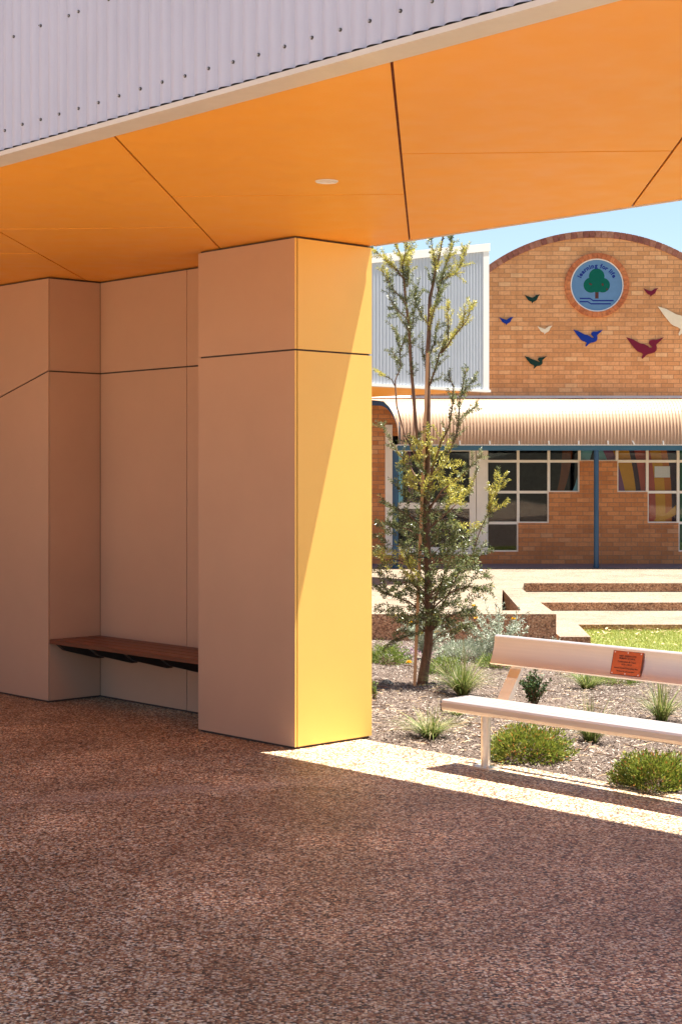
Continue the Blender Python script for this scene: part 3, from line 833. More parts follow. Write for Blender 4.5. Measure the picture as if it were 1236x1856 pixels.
# entrance door, left
fb = MB()
def dbar(px0, px1, py0, py1, dy=0.0): fb.box(SX(px0), SX(px1), FY-.03+dy, FY+.07, SZ(py1), SZ(py0))
dbar(698, 711, 770, 1006); dbar(850.5, 862, 795, 1005); dbar(863, 882, 795, 1005, -.008)
dbar(711, 850.5, 911, 922, .004); dbar(711, 850.5, 806, 818, .004); dbar(711, 850.5, 992, 1005, .004)
door = fb.build('entrance_door', M['cream'], school)
b = MB(); b.box(SX(722), SX(730), FY-.012, FY+.05, SZ(911), SZ(818)); b.build('door_edge', M['m_sky'], door)
for p0, p1 in ((818, 911), (922, 992)):
    b = MB(); b.box(SX(711), SX(850.5), FY+.02, FY+.026, SZ(p1), SZ(p0)); b.build('pane', M['glass'], door)
b = MB(); b.box(SX(1286)+.03, SX(1306), FY-.02, FY+.06, SZ(1004), SZ(795)); b.build('door_panel', M['cream'], school)
# brick ring round the sign
rc = (SX(1081), SZ(517)); r0, r1 = .525, .632
b = MB(); N = 40
for i in range(N):
    t0, t1 = 2*PI*i/N+.004, 2*PI*(i+1)/N-.004
    b.prism([(rc[0]+r*math.cos(t), rc[1]+r*math.sin(t)) for r, t in ((r0, t0), (r1, t0), (r1, t1), (r0, t1))], 'y', FY-.045, FY+.02)
b.build('brick_ring', M['ring'], school)

# round sign
sign = thing('round_sign', 'round blue sign with a green tree and learning for life lettering', 'sign', (rc[0], FY, rc[1]-.52))
b = MB(); b.lathe((rc[0], FY-.012, rc[1]), [(.0, 0), (.505, 0)], 64, 'y', False); b.build('sign_face', M['disc'], sign)
b = MB(); b.lathe((rc[0], FY, rc[1]), [(.500, -.013), (.500, -.026), (.522, -.026), (.522, -.002)], 64, 'y', False); b.build('sign_rim', M['white'], sign)
sc = .52/245
def SP(x, y, d): return (rc[0]+(x-420)*sc, FY-.0125-d, rc[1]-(y-400)*sc)
def disc_(bm, cx, cy, r, d, n=28): bm.add([SP(cx+r*math.cos(2*PI*i/n), cy+r*math.sin(2*PI*i/n), d) for i in range(n)], [tuple(range(n))])
b = MB(); disc_(b, 418, 318, 72, .0012); disc_(b, 366, 400, 70, .0016); disc_(b, 472, 400, 68, .0020); disc_(b, 420, 405, 62, .0024)
em = b.build('tree_emblem', M['treegreen'], sign)
b = MB(); b.add([SP(x, y, .001) for x, y in ((403, 455), (435, 455), (435, 524), (403, 524))], [(0, 1, 2, 3)])
b.build('tree_stem', M['trunkbrown'], sign)
for cx, cy, rx, ry in ((360, 390, 15, 9), (473, 395, 10, 13), (512, 437, 7, 10)):
    b = MB(); b.add([SP(cx+rx*math.cos(2*PI*i/10), cy+ry*math.sin(2*PI*i/10)+rx*.4*math.cos(2*PI*i/10), .003) for i in range(10)], [tuple(range(10))]); b.build('leaf_mark', M['trunkbrown'], sign)
b = MB()
for pts in ([(260, 523), (355, 523), (385, 543), (574, 543)], [(260, 553), (335, 553), (365, 573), (550, 573)]):
    for i in range(3):
        (x0, y0_), (x1, y1_) = pts[i], pts[i+1]
        b.add([SP(x, y, .001+.0002*i) for x, y in ((x0, y0_-6), (x1, y1_-6), (x1, y1_+6), (x0, y0_+6))], [(0, 1, 2, 3)])
b.build('wave_lines', M['navy'], sign)
b = MB()
txt = 'learning for life'
adv = {'l': .5, 'i': .5, ' ': .62, 'f': .68, 'r': .72, 'e': 1, 'a': 1, 'n': 1.08, 'g': 1.05, 'o': 1.08}
tot = sum(adv[c] for c in txt); pos = 0; rad = .345
for c in txt:
    t = math.radians(157) - math.radians(134)*((pos+adv[c]/2)/tot); pos += adv[c]
    if c == ' ':
        b.build('lettering', M['navy'], sign); b = MB(); continue
    vs, fs = text_faces(c, .115, bold=.005)
    ca, sa_ = math.cos(t-PI/2), math.sin(t-PI/2); ox, oz = rc[0]+rad*math.cos(t), rc[1]+.0+rad*math.sin(t)
    b.add([(ox+ca*p.x-sa_*p.y, FY-.0145, oz+sa_*p.x+ca*p.y) for p in vs], fs)
b.build('lettering', M['navy'], sign)

# birds on the brickwork
BIG = [(700, 905), (760, 924), (830, 962), (872, 972), (905, 988), (920, 1003), (944, 1003), (948, 995), (932, 985), (916, 968), (915, 950), (928, 934), (950, 928), (982, 930), (1020, 918), (1058, 904),
       (1022, 942), (988, 972), (985, 985), (991, 1005), (986, 1032), (968, 1050), (940, 1060), (905, 1066), (885, 1080), (868, 1098), (850, 1112), (845, 1098), (860, 1066), (842, 1052), (812, 1042), (792, 1028), (772, 1004), (742, 966)]
SML = [(866, 440), (885, 452), (905, 458), (925, 466), (938, 470), (948, 460), (960, 454), (968, 446), (1004, 438), (985, 462), (978, 480), (968, 494), (950, 502), (940, 510), (932, 520), (928, 510), (930, 502), (915, 500), (898, 490), (882, 466)]
def bird(shape, px, py, wpx, matk, label):
    x0, x1 = min(p[0] for p in shape), max(p[0] for p in shape); y0_, y1_ = min(p[1] for p in shape), max(p[1] for p in shape)
    s_ = wpx*K/(x1-x0); cx, cz = SX(px), SZ(py)
    b = MB(); b.prism([(cx+(x-(x0+x1)/2)*s_, cz-(y-(y0_+y1_)/2)*s_) for x, y in shape], 'y', FY-.030, FY-.018)
    for q in (-.12, .12): b.lathe((cx+q*wpx*K, FY-.02, cz-.0), [(.012, 0), (.012, .03)], 8, 'y')
    o = b.build('bird_cutout', M[matk], off=(cx, FY-.02, cz)); o.location = (cx, FY-.02, cz)
    tag(o, label, 'wall decoration', 'bird cutouts on the brick gable')
bird(SML, 964, 542, 28, 'b_green', 'small dark green bird cutout on brick, level with the sign')
bird(SML, 917, 582, 26, 'b_blue', 'small blue bird cutout beside the metal cladding')
bird(SML, 986.5, 598.5, 27, 'b_cream', 'small cream bird cutout left of the large blue bird')
bird(BIG, 1065, 613, 54, 'b_blue', 'large blue bird cutout on brick below the round sign')
bird(BIG, 1168, 631, 68, 'b_maroon', 'large maroon bird cutout, lower right of the round sign')
bird(SML, 1178.5, 530, 27, 'b_maroon', 'small maroon bird cutout right of the round sign')
bird(BIG, 1237, 582, 92, 'b_cream', 'large cream bird cutout cropped by the picture edge')
bird(BIG, 970, 657, 40, 'b_green', 'dark green bird cutout lowest on the brick, above the awning')

# painted mural boards just inside the glass
mur = thing('mural', 'striped colourful mural standing behind the stepped window', 'mural', (SX(1170), FY+.1, ZS))
def strip(key, left, right, d):
    """curved band between two edges given as (px,py) lists from top to bottom"""
    b = MB(); vs = []; fs = []
    n = 12
    def ip(pts, t):
        t *= len(pts)-1; i = min(int(t), len(pts)-2); f = t-i
        return (pts[i][0]*(1-f)+pts[i+1][0]*f, pts[i][1]*(1-f)+pts[i+1][1]*f)
    def sm(pts):                                     # quadratic through three points
        out = []
        (x0, y0_), (x1, y1_), (x2, y2_) = pts
        for i in range(n+1):
            t = i/n; out.append(((1-t)*(1-2*t)*x0+4*t*(1-t)*x1+t*(2*t-1)*x2, (1-t)*(1-2*t)*y0_+4*t*(1-t)*y1_+t*(2*t-1)*y2_))
        return out
    L_, R_ = sm(left), sm(right)
    for i in range(n+1):
        for (px, py) in (L_[i], R_[i]):
            vs.append((SX(px), FY+.135+d, SZ(py)))
    for i in range(n): fs.append((2*i, 2*i+1, 2*i+3, 2*i+2))
    b.add(vs, fs); b.build('stripe', M['m_'+key], mur)
def edge(x0, x1, x2): return [(x0, 800), (x1, 890), (x2, 1004)]
EDG = [('sky', edge(1078, 1090, 1098), edge(1086, 1118, 1128)), ('plum', edge(1086, 1118, 1128), edge(1104, 1134, 1143)), ('ochre', edge(1104, 1134, 1143), edge(1137, 1154, 1160)),
       ('ink', edge(1137, 1154, 1160), edge(1147, 1163, 1171)), ('brick', edge(1147, 1163, 1171), edge(1175, 1189, 1187)), ('ochre', edge(1175, 1189, 1187), edge(1196, 1206.5, 1206)),
       ('orange', edge(1196, 1206.5, 1206), edge(1206, 1218.5, 1216)), ('ink', edge(1206, 1218.5, 1216), edge(1232, 1232, 1232)), ('green', edge(1232, 1232, 1232), edge(1300, 1300, 1300))]
for k_, l_, r_ in EDG: strip(k_, l_, r_, .0)
strip('sky', [(1056, 800), (1046, 870), (1033, 892)], [(1080, 800), (1060, 870), (1056, 892)], .0)
strip('brown', [(1020, 800), (1018, 850), (1010, 892)], [(1040, 800), (1034, 850), (1022, 892)], .0)
strip('ochre', [(1190, 940), (1210, 930), (1228, 914)], [(1186, 945), (1212, 940), (1230, 930)], -.006)
strip('plum', [(726, 800), (738, 870), (736, 910)], [(742, 800), (750, 870), (748, 910)], 0)
b = MB(); b.box(SX(1187.5), SX(1215.5), FY+.112, FY+.114, SZ(865.5), SZ(845))
o = b.build('paper_notice', M['white'], off=(SX(1201), FY+.07, SZ(865))); o.location = (SX(1201), FY+.07, SZ(865))
tag(o, 'blank cream paper sheet stuck inside the striped window', 'notice')

# ================================================================= AWNING
AY = 30.0
aw = thing('veranda_awning', 'pinkish corrugated bullnose awning on blue posts along the brick wall', 'awning', (SX(1078), AY, ZS))
def az(py, Y): return EYE-(py-HY)/F*Y
zt_, zb_ = az(724, FY-.02), az(806, AY)
prof = []
for i in range(15):                                   # bullnose profile
    t = i/14*PI*.5
    prof.append((AY + (FY-.03-AY)*(1-math.sin(t))**1.0 if False else 0, 0))
prof = []
RR = .82
prof.append((FY-.03, zt_)); prof.append((FY-.35, zt_-.02)); 
yc, zc_ = AY+RR*.86, zb_+.02
h0 = zt_-.05-zb_
for i in range(1, 15):
    t = i/14*PI*.5
    prof.append((AY + RR*.86*(1-math.sin(t)), zb_ + h0*math.cos(t)**.9))
def awn_left(y): return SX(640) + (FY-y)/(FY-AY)*(AY/F*(722-CX)-SX(640))
b = MB(); vs, fs = [], []
XA1 = 9.2; pit = .0625; per = 8
n = int((XA1-SX(600))/pit*per)
for i in range(n+1):
    s_ = i/n
    for (y, z), (y2, z2) in zip(prof, prof[1:]+[(prof[-1][0], prof[-1][1]-.02)]):
        xl = awn_left(y); x = xl + (XA1-xl)*s_
        wv = math.cos(2*PI*x/pit)
        tx = Vector((y2-y, z2-z)).normalized(); nr = Vector((tx.y, -tx.x))
        vs.append((x, y+nr.x*wv*.013, z+nr.y*wv*.013))
m_ = len(prof)
for i in range(n):
    for j in range(m_-1): fs.append((i*m_+j, i*m_+j+1, (i+1)*m_+j+1, (i+1)*m_+j))
b.add(vs, fs); b.build('awning_sheet', M['awning'], aw, smooth=True)
b = MB()                                              # curved end bearer, dark blue
for i in range(m_-1):
    (ya, za), (yb, zb2) = prof[i], prof[i+1]
    xa, xb = awn_left(ya)+.02, awn_left(yb)+.02
    b.add([(xa, ya, za-.015), (xb, yb, zb2-.015), (xb, yb+.02, zb2-.10), (xa, ya, za-.10),
           (xa+.05, ya, za-.015), (xb+.05, yb, zb2-.015), (xb+.05, yb+.02, zb2-.10), (xa+.05, ya, za-.10)], [(0, 1, 2, 3), (4, 7, 6, 5), (0, 4, 5, 1), (3, 2, 6, 7)])
b.build('end_bearer', M['deepblue'], aw)
b = MB(); b.box(awn_left(AY)-.02, XA1, AY+.0, AY+.06, az(816.5, AY), az(807.5, AY)); b.build('beam', M['teal'], aw)
b = MB(); b.box(awn_left(AY)-.02, XA1, AY-.012, AY+.07, az(807.4, AY), az(805.6, AY)); b.build('gutter_lip', M['trim'], aw)
b = MB(); b.prism([(FY-.11, zt_+.035), (FY-.11, zt_+.02), (FY-.004, zt_+.05), (FY-.004, zt_+.075)], 'x', -6, XA1); b.build('flashing', M['cream'], aw)
for px, r in ((1080, .047), (716.5, .058), (1443, .047)):
    x = (px-CX)/F*(AY+.03); b = MB()
    b.lathe((x, AY+.03, ZS), [(r, .006), (r, az(816.5, AY)-ZS)], 20)
    po = b.build('post', M['deepblue'], aw, smooth='auto')
    b = MB(); b.lathe((x, AY+.03, ZS), [(r*1.15, .0055), (r*1.15, .05), (r*1.02, .055)], 20); b.build('post_shoe', M['deepblue'], po, smooth='auto')
for q, px in enumerate((780, 833, 887, 940, 994, 1048, 1101, 1147, 1201, 1254)):
    x = (px-CX)/F*AY; b = MB(); sk = .018 if px == 1147 else U(-.003, .004)
    z0 = az(806, AY); b.prism([(x-.014+sk, z0), (x+.014+sk, z0), (x+.014-sk, z0+.075), (x-.014-sk, z0+.075)], 'y', AY-.028, AY-.014)
    b.build('clip', M['white'], aw)

# ================================================================= METAL CLAD ANNEXE
AF = -17.89
NR, NLt = 19.97, 11.0
ann = thing('linked_canopy', 'white corrugated canopy box with raked top in front of the brick hall', 'canopy', (AF-2, NR-3, ZS), an=True)
zbx = 3.04
ztopf = lambda n: 4.95 + (n-17.25)*.165
b = MB(); b.prism([(NLt, zbx+.03), (NR-.02, zbx+.03), (NR-.02, ztopf(NR)-.03), (NLt, ztopf(NLt)-.03)], 'x', AF-2.9, AF-.03); b.build('body', M['core'], ann)
b = MB(); vs, fs = [], []; pit = .074; n = int((NR-NLt)/pit*7)
for i in range(n+1):
    q = NLt + (NR-.14-NLt)*i/n; d = math.cos(2*PI*q/pit); d = math.copysign(abs(d)**.7, d)
    vs += [(AF+.013*d, q, zbx+.01), (AF+.013*d, q, ztopf(q)-.01)]
for i in range(n): fs.append((2*i, 2*i+2, 2*i+3, 2*i+1))
b.add(vs, fs); cl = b.build('cladding', M['box'], ann, smooth=True)
b = MB(); b.prism([(NR-.14, zbx-.02), (NR, zbx-.02), (NR, ztopf(NR)+.02), (NR-.14, ztopf(NR-.14)+.02)], 'x', AF-.12, AF+.022); b.build('corner_trim', M['white'], ann)
b = MB(); b.prism([(NLt, ztopf(NLt)-.03), (NR+.02, ztopf(NR)-.03), (NR+.02, ztopf(NR)+.10), (NLt, ztopf(NLt)+.10)], 'x', AF-.2, AF+.03); b.build('cap_trim', M['white'], ann)
b = MB(); b.box(AF-.1, AF+.035, NLt, NR+.03, zbx-.03, zbx+.012); b.build('base_trim', M['white'], ann)
b = MB(); b.box(AF-2.92, AF-.102, NLt, NR-.0, zbx-.012, zbx+.0); b.build('soffit', M['soffit'], ann)
for q in (11.6, 14.2):
    b = MB(); b.box(AF-.9, AF-.7, q-.1, q+.1, ZS, zbx-.031); b.build('column', M['taupe'], ann)

# ================================================================= TREE
TY = garden_pt(765, 1242).y
tb = garden_pt(765, 1243)
tree = thing('young_tree', 'slender young tree with dark leaves and yellow tips, tied beside a stake', 'tree', tuple(tb))
wood = MB(); LV, TP = MB(), MB(); twigwood = MB()
YEL = [(742, 452, 22), (755, 470, 16), (800, 462, 16), (832, 466, 18), (836, 490, 16), (812, 560, 16), (852, 570, 22), (824, 612, 14), (676, 672, 12), (690, 470, 16), (705, 480, 10), (785, 800, 20), (800, 820, 16), (757, 812, 14),
       (806, 850, 17), (812, 865, 14), (748, 865, 14), (850, 872, 15), (838, 885, 12), (898, 885, 22), (908, 915, 16), (716, 1000, 12), (735, 1025, 14), (730, 830, 10), (846, 945, 10), (862, 946, 9), (690, 1010, 8), (783, 575, 12), (822, 905, 10), (785, 870, 10)]
def topx(p): return (CX+p.x/p.y*F, HY-(p.z-EYE)/p.y*F)
def is_yel(p):
    x, y = topx(p)
    for cx, cy, r in YEL:
        if (x-cx)**2+(y-cy)**2 < r*r*1.5: return True
    return False
def rnd_dir():
    v = Vector((random.gauss(0, 1), random.gauss(0, 1), random.gauss(0, 1))); return v.normalized()
def leafy(p0, p1, spacing, L, W, start=.0, droop=.0, up=.55, dens=1.0):
    """leaves round a straight twig piece"""
    d = p1-p0; n = max(1, int(d.length*(1-start)/spacing)); dn = d.normalized()
    u = dn.orthogonal().normalized(); v = dn.cross(u); ph = U(0, 6.28)
    yel = is_yel(p1) or is_yel((p0+p1)/2)
    for i in range(n):
        if R() > dens: continue
        t = start + (1-start)*(i+R())/n; ph += 2.4
        o = u*math.cos(ph)+v*math.sin(ph); ld = (dn*up + o*U(.7, 1.0) + Vector((0, 0, U(-.2, .15)-droop))).normalized()
        tgt = TP if (yel and R() < .86) or (t > .9 and R() < .08) else LV
        ll = L*U(.7, 1.2)
        tgt.leaf(p0+d*t, ld, (dn*.6+rnd_dir()*.8), ll, W*U(.8, 1.2))
def poly3(pts, d0, d1):
    n = len(pts); return [at(x, y, TY+d0+(d1-d0)*i/(n-1)) for i, (x, y) in enumerate(pts)]
def refine(pts, k=3, wob=.008):
    out = []
    for i in range(len(pts)-1):
        for j in range(k):
            t = j/k; p = pts[i].lerp(pts[i+1], t)
            if j: p = p + Vector((U(-wob, wob), U(-wob, wob), 0))
            out.append(p)
    out.append(pts[-1]); return out
# trunk: the leader
trunk = poly3([(765, 1246), (769, 1212), (776, 1170), (778, 1130), (776, 1080), (774, 1000), (773, 920), (774, 850), (775, 770), (775, 700), (775, 636), (778, 572), (779, 539), (786, 508), (793, 475), (800, 440), (806, 412)], 0, .05)
trunk = refine(trunk, 2, .004)
nT = len(trunk)
wood.tube(trunk, [.040*(1-i/nT)**1.0+.0035 if i > 3 else .050-.003*i for i in range(nT)], 9)
BR = [  # traced limbs: points, depth start, depth end, base radius, leaf start fraction
    ([(768, 845), (762, 822), (753, 770), (747, 690), (741, 588), (735, 547), (730, 490), (727, 467), (718, 446), (712, 425)], 0, -.28, .019, .30),
    ([(768, 850), (745, 811), (736, 795), (719, 737), (716, 690), (719, 682), (726, 664), (724, 630), (718, 605), (708, 588)], 0, .30, .009, .55),
    ([(716, 700), (710, 688), (696, 680), (678, 670)], .22, .10, .005, .2),
    ([(777, 905), (785, 860), (802, 841), (821, 803), (830, 775), (833, 718), (840, 690), (845, 668)], 0, .35, .012, .15),
    ([(776, 890), (783, 850), (798, 803), (813, 775), (821, 728), (822, 700), (812, 678)], 0, -.32, .010, .15),
    ([(833, 722), (846, 700), (862, 686)], .28, .38, .004, .0),
    ([(833, 760), (850, 745), (866, 735)], .2, .35, .004, .0),
    ([(777, 700), (782, 688), (796, 641), (811, 617), (812, 590), (812, 548)], .02, -.25, .008, .0),
    ([(799, 640), (815, 620), (832, 598), (846, 580), (860, 545)], -.1, -.3, .007, .0),
    ([(838, 592), (840, 575), (842, 555)], -.2, -.3, .004, .0),
    ([(778, 572), (790, 548), (799, 507), (810, 475), (816, 458), (819, 420)], .03, .22, .008, .0),
    ([(795, 510), (812, 502), (826, 496), (838, 472), (842, 445)], .05, .3, .006, .0),
    ([(783, 520), (788, 490), (785, 460), (780, 430)], .03, -.2, .006, .0),
    ([(732, 505), (718, 488), (702, 475), (685, 460), (668, 446)], -.2, -.4, .006, .0),
    ([(738, 520), (740, 490), (741, 467), (747, 440)], -.22, -.1, .005, .0),
    ([(729, 480), (734, 460), (738, 440), (736, 425)], -.25, -.35, .004, .0),
    ([(736, 552), (726, 538), (714, 526), (700, 505), (690, 487)], -.2, -.05, .005, .0),
    ([(739, 580), (723, 565), (712, 552), (708, 541)], -.18, -.35, .004, .0),
    ([(741, 600), (728, 580), (718, 565)], -.18, 0, .004, .0),
    ([(742, 610), (748, 580), (752, 550), (755, 520)], -.18, -.05, .005, .0),
    ([(777, 590), (765, 575), (755, 555), (752, 530)], .02, .2, .005, .0),
    ([(776, 600), (784, 570), (792, 545), (800, 525)], .02, -.2, .005, .0),
    ([(775, 680), (770, 660), (767, 640), (766, 632)], .02, .1, .004, .0),
    ([(776, 650), (786, 625), (790, 600), (795, 585)], .02, .2, .005, .0),
    ([(726, 664), (716, 645), (709, 630)], .25, .35, .004, .0),
    ([(725, 640), (732, 618), (738, 605)], .26, .15, .004, .0),
    ([(800, 1100), (830, 1040), (857, 1003), (874, 950), (883, 933), (893, 880)], .05, -.35, .006, .6),
    ([(883, 934), (898, 922), (916, 914)], -.28, -.3, .003, .0),
    ([(886, 925), (900, 890), (907, 866)], -.28, -.42, .003, .0),
    ([(774, 1040), (800, 1010), (835, 990), (868, 975)], 0, .3, .007, .3),
    ([(777, 1120), (740, 1090), (705, 1078), (690, 1072)], 0, -.3, .008, .4), ([(777, 1110), (815, 1075), (850, 1062), (893, 1076)], 0, -.25, .008, .4),
    ([(776, 1060), (735, 1020), (705, 1010), (676, 1003)], 0, .15, .008, .4), ([(777, 1140), (745, 1150), (715, 1160), (700, 1170)], 0, -.2, .006, .3),
    ([(776, 1080), (820, 1040), (855, 1030), (885, 1045)], 0, .3, .008, .3), ([(774, 960), (735, 930), (715, 920), (690, 908)], 0, -.3, .007, .4),
    ([(774, 900), (745, 850), (722, 820), (705, 795), (690, 765)], 0, .35, .008, .3), ([(774, 930), (800, 890), (840, 860), (872, 825)], 0, -.35, .008, .4),
    ([(774, 960), (810, 930), (850, 890), (860, 860)], 0, .1, .007, .4), ([(773, 980), (740, 960), (712, 952), (700, 945)], 0, .3, .006, .4),
    ([(777, 1150), (800, 1125), (830, 1110), (868, 1108)], 0, .2, .006, .3), ([(777, 1130), (790, 1080), (820, 1000)], 0, -.45, .008, .2), ([(776, 1110), (750, 1050), (730, 990)], 0, -.45, .008, .2),
]
for pts, d0, d1, r0, ls in BR:
    P = refine(poly3(pts, d0, d1), 2, .006); n = len(P)
    wood.tube(P, [r0*(1-.85*i/(n-1))+.0008 for i in range(n)], 6)
    for i in range(n-1):
        t = i/(n-1)
        if t < ls: continue
        seg = P[i+1]-P[i]
        leafy(P[i], P[i+1], .0028, .028, .0085, dens=.9)
        # side sprigs
        for _ in range(max(1, int(seg.length/(.030 if topx(P[i])[1] > 540 else .019)))):
            if R() < .15 and topx(P[i])[1] > 560: continue
            q = P[i].lerp(P[i+1], R()); sd = (seg.normalized()*U(.6, 1.1)+rnd_dir()*.75+Vector((0, 0, .15))).normalized(); L = U(.06, .17)*(1.15-.5*t)
            e = q+sd*L; twigwood.tube([q, q.lerp(e, .5)+rnd_dir()*.004, e], [.0016, .0012, .0006], 3, False)
            leafy(q, e, .0034, .026, .0082, start=.1)
# leaves sitting on the upper leader
for i in range(int(nT*.52), nT-1): leafy(trunk[i], trunk[i+1], .0032, .026, .0072, dens=.9)
# dense lower crown: twigs fanned out from the trunk
def halfw(py):
    T = [(780, 30), (830, 46), (880, 58), (930, 64), (980, 84), (1020, 92), (1060, 96), (1100, 86), (1130, 66), (1150, 46)]
    for (y0_, w0), (y1_, w1) in zip(T, T[1:]):
        if y0_ <= py <= y1_: return w0+(w1-w0)*(py-y0_)/(y1_-y0_)
    return 0
cnt = 0
while cnt < 320:
    py = U(790, 1150)
    if R() > (.35 if py < 850 else .62 if py < 930 else 1.0): continue
    hw_ = halfw(py)*F/F; cnt += 1
    th = U(0, 2*PI); rr = U(.05, 1.12)**.75
    wx = hw_/F*TY
    c = at(775 if py < 1000 else 778, py, TY); p = c + Vector((math.cos(th)*rr*wx, math.sin(th)*rr*wx*.95, 0))
    out = (p-c); out = out.normalized() if out.length > .01 else rnd_dir()
    d = (out*.8 + Vector((0, 0, U(.1, .9))) + rnd_dir()*.55).normalized(); L = U(.09, .24)
    if py > 1100: d.z *= .2; d.normalize()
    q0 = p - d*L*.35; e = q0 + d*L
    if R() < .35 and rr > .25: twigwood.tube([c+Vector((0, 0, -.06-.1*rr)), q0.lerp(c, .4)+Vector((0, 0, -.02)), q0], [.004, .003, .0018], 4, False)
    twigwood.tube([q0, e], [.0018, .0007], 3, False)
    leafy(q0, e, .0052, .033, .0125, dens=.95)
    for _ in range(1):
        s0 = q0.lerp(e, U(.2, .8)); e2 = s0 + (d*.7+rnd_dir()*.7).normalized()*U(.05, .12)
        twigwood.tube([s0, e2], [.0012, .0005], 3, False); leafy(s0, e2, .0052, .031, .0115)
tk = wood.build('trunk', M['bark'], tree, smooth=True)
twigwood.build('twigs', M['bark'], tree)
LV.build('crown', M['leaf'], tree)
TP.build('new_growth', M['tip'], tree)

sb_, st_ = garden_pt(750.5, 1244), None
Ys = sb_.y
p0 = Vector((sb_.x, Ys, sb_.z-.05)); p1 = at(775, 640, Ys+.10)
b = MB(); dv = (p1-p0); w_ = .0125
for s0, s1 in ((0, 1),):
    x_, y_ = Vector((1, 0, 0)), Vector((0, 1, 0))
    vs = [p0-x_*w_-y_*w_, p0+x_*w_-y_*w_, p0+x_*w_+y_*w_, p0-x_*w_+y_*w_, p1-x_*w_-y_*w_, p1+x_*w_-y_*w_, p1+x_*w_+y_*w_, p1-x_*w_+y_*w_]
    b.add(vs, [(0, 3, 2, 1), (4, 5, 6, 7), (0, 1, 5, 4), (1, 2, 6, 5), (2, 3, 7, 6), (3, 0, 4, 7)])
stk = thing('tree_stake', 'thin square pine stake standing against the young tree', 'stake', tuple(sb_))
b.build('stake', M['stake'], stk)
for py in (771, 1005):
    t = (sb_.z - at(0, py, Ys).z)/(sb_.z-p1.z); c = p0.lerp(p1, t); b = MB()
    tx = at(774, py, TY)
    b.tube([c+Vector((-.02, -.016, 0)), c+Vector((.02, -.018, .002)), Vector((tx.x+.035, tx.y-.03, c.z+.004)), Vector((tx.x+.035, tx.y+.03, c.z+.004)), c+Vector((-.02, .02, 0)), c+Vector((-.02, -.016, 0))], .004, 5)
    b.build('tie', M['black'], stk)

# ================================================================= GARDEN PLANTS
def mound(px, py, wpx, hpx, label, mat, group=None, nleaf=7500, L=.019, flowers=None, name='mound_shrub', flat_=1.0):
    g = garden_pt(px, py); s_ = g.y/F; rx, hz = wpx*s_/2, hpx*s_*.74; g.y += rx*.70; g.z = garden_z(g.x, g.y)
    t = thing(name, label, 'shrub', tuple(g), group=group)
    b = MB(); st = MB()
    ph = [U(0, 6.28) for _ in range(4)]
    for i in range(nleaf):
        th = U(0, 2*PI); cz = U(-.05, 1.0); sr = max(0, 1-cz*cz)**.42
        rr = (.66+.46*R()**.9) * (1+.12*math.sin(3*th+ph[0])+.10*math.sin(5*th+ph[1])+.10*math.sin(7*cz*3+ph[2]+2*th))
        p = Vector((g.x+rx*sr*math.cos(th)*rr, g.y+rx*sr*math.sin(th)*rr, g.z+.015+hz*cz*rr))
        d = (Vector((sr*math.cos(th), sr*math.sin(th), cz+.45))+rnd_dir()*.75).normalized()
        b.leaf(p, d, rnd_dir(), L*U(.7, 1.5), L*.42)
    for i in range(70):
        th = U(0, 2*PI); cz = U(.1, .95); sr = math.sqrt(1-cz*cz); st.tube([(g.x, g.y, g.z-.01), (g.x+rx*sr*math.cos(th)*.8, g.y+rx*sr*math.sin(th)*.8, g.z+hz*cz*.8)], [.003, .001], 3, False)
    b.build('foliage', M[mat], t); st.build('stems', M['bark'], t)
    return t, g, rx, hz
mound(962, 1384, 136, 66, 'round green shrub with orange tips beside the bench leg', 'moundleaf', 'low round shrubs')
mound(1192, 1434, 130, 62, 'round green shrub by the paving edge, cut by the picture side', 'moundleaf', 'low round shrubs')
mound(703, 1207, 68, 42, 'bright green low shrub beside the yellow column, behind the tree', 'lowleaf', None, 2600, .022)
mound(900, 1213, 62, 26, 'small green shrub showing under the left end of the backrest', 'lowleaf', None, 1500, .022)
mound(1122, 1243, 74, 26, 'low dark green shrub just below the copper plaque', 'lowleaf', None, 1500, .022)
mound(806, 1226, 62, 38, 'low green shrub with yellow flowers right of the tree trunk', 'lowleaf', None, 1500, .022)
mound(845, 1200, 95, 42, 'silver grey cushion plant at the foot of the retaining wall', 'silver', None, 3200, .028, name='silver_cushion')

def tuft(px, py, wpx, hpx, label, mat='blade', n=300, dry=.3):
    g = garden_pt(px, py); s_ = g.y/F; rx, hz = wpx*s_/2, hpx*s_
    t = thing('grass_tuft', label, 'grass', tuple(g), group='native grass tufts')
    b = MB(); b2 = MB()
    for i in range(n):
        th = U(0, 2*PI); sp = R()**.7
        d = Vector((math.cos(th)*sp*rx*1.6, math.sin(th)*sp*rx*1.6, hz*U(.45, 1.0)*(1.15-.5*sp)))
        L = d.length*U(.9, 1.3); p = Vector((g.x+U(-.03, .03), g.y+U(-.03, .03), g.z-.01))
        o_ = Vector((math.cos(th), math.sin(th), -1.1))*sp*U(.4, 1.1)
        (b2 if R() < dry else b).blade(p, d.normalized()+Vector((0, 0, .45*sp)), o_, L, U(.0035, .007), 5)
    b.build('blades', M[mat], t); b2.build('dry_blades', M['dryblade'], t)
tuft(780, 1338, 112, 58, 'sprawling dry grass tuft in front of the tree, nearest the column', dry=.5)
tuft(838, 1262, 104, 82, 'tall green grass tuft right of the tree, above the bench end', n=420, dry=.25)
tuft(1064, 1250, 84, 52, 'grass tuft just below the backrest, between two shrubs', dry=.3)
tuft(1198, 1308, 84, 84, 'spiky grass tuft behind the seat, below the plaque to its right', n=260, dry=.35)
tuft(1070, 1346, 74, 84, 'thin grass tuft standing behind the seat, right of the round shrub', n=240, dry=.5)
tuft(828, 1297, 56, 26, 'small green tuft directly under the left end of the seat', n=110, dry=.2)

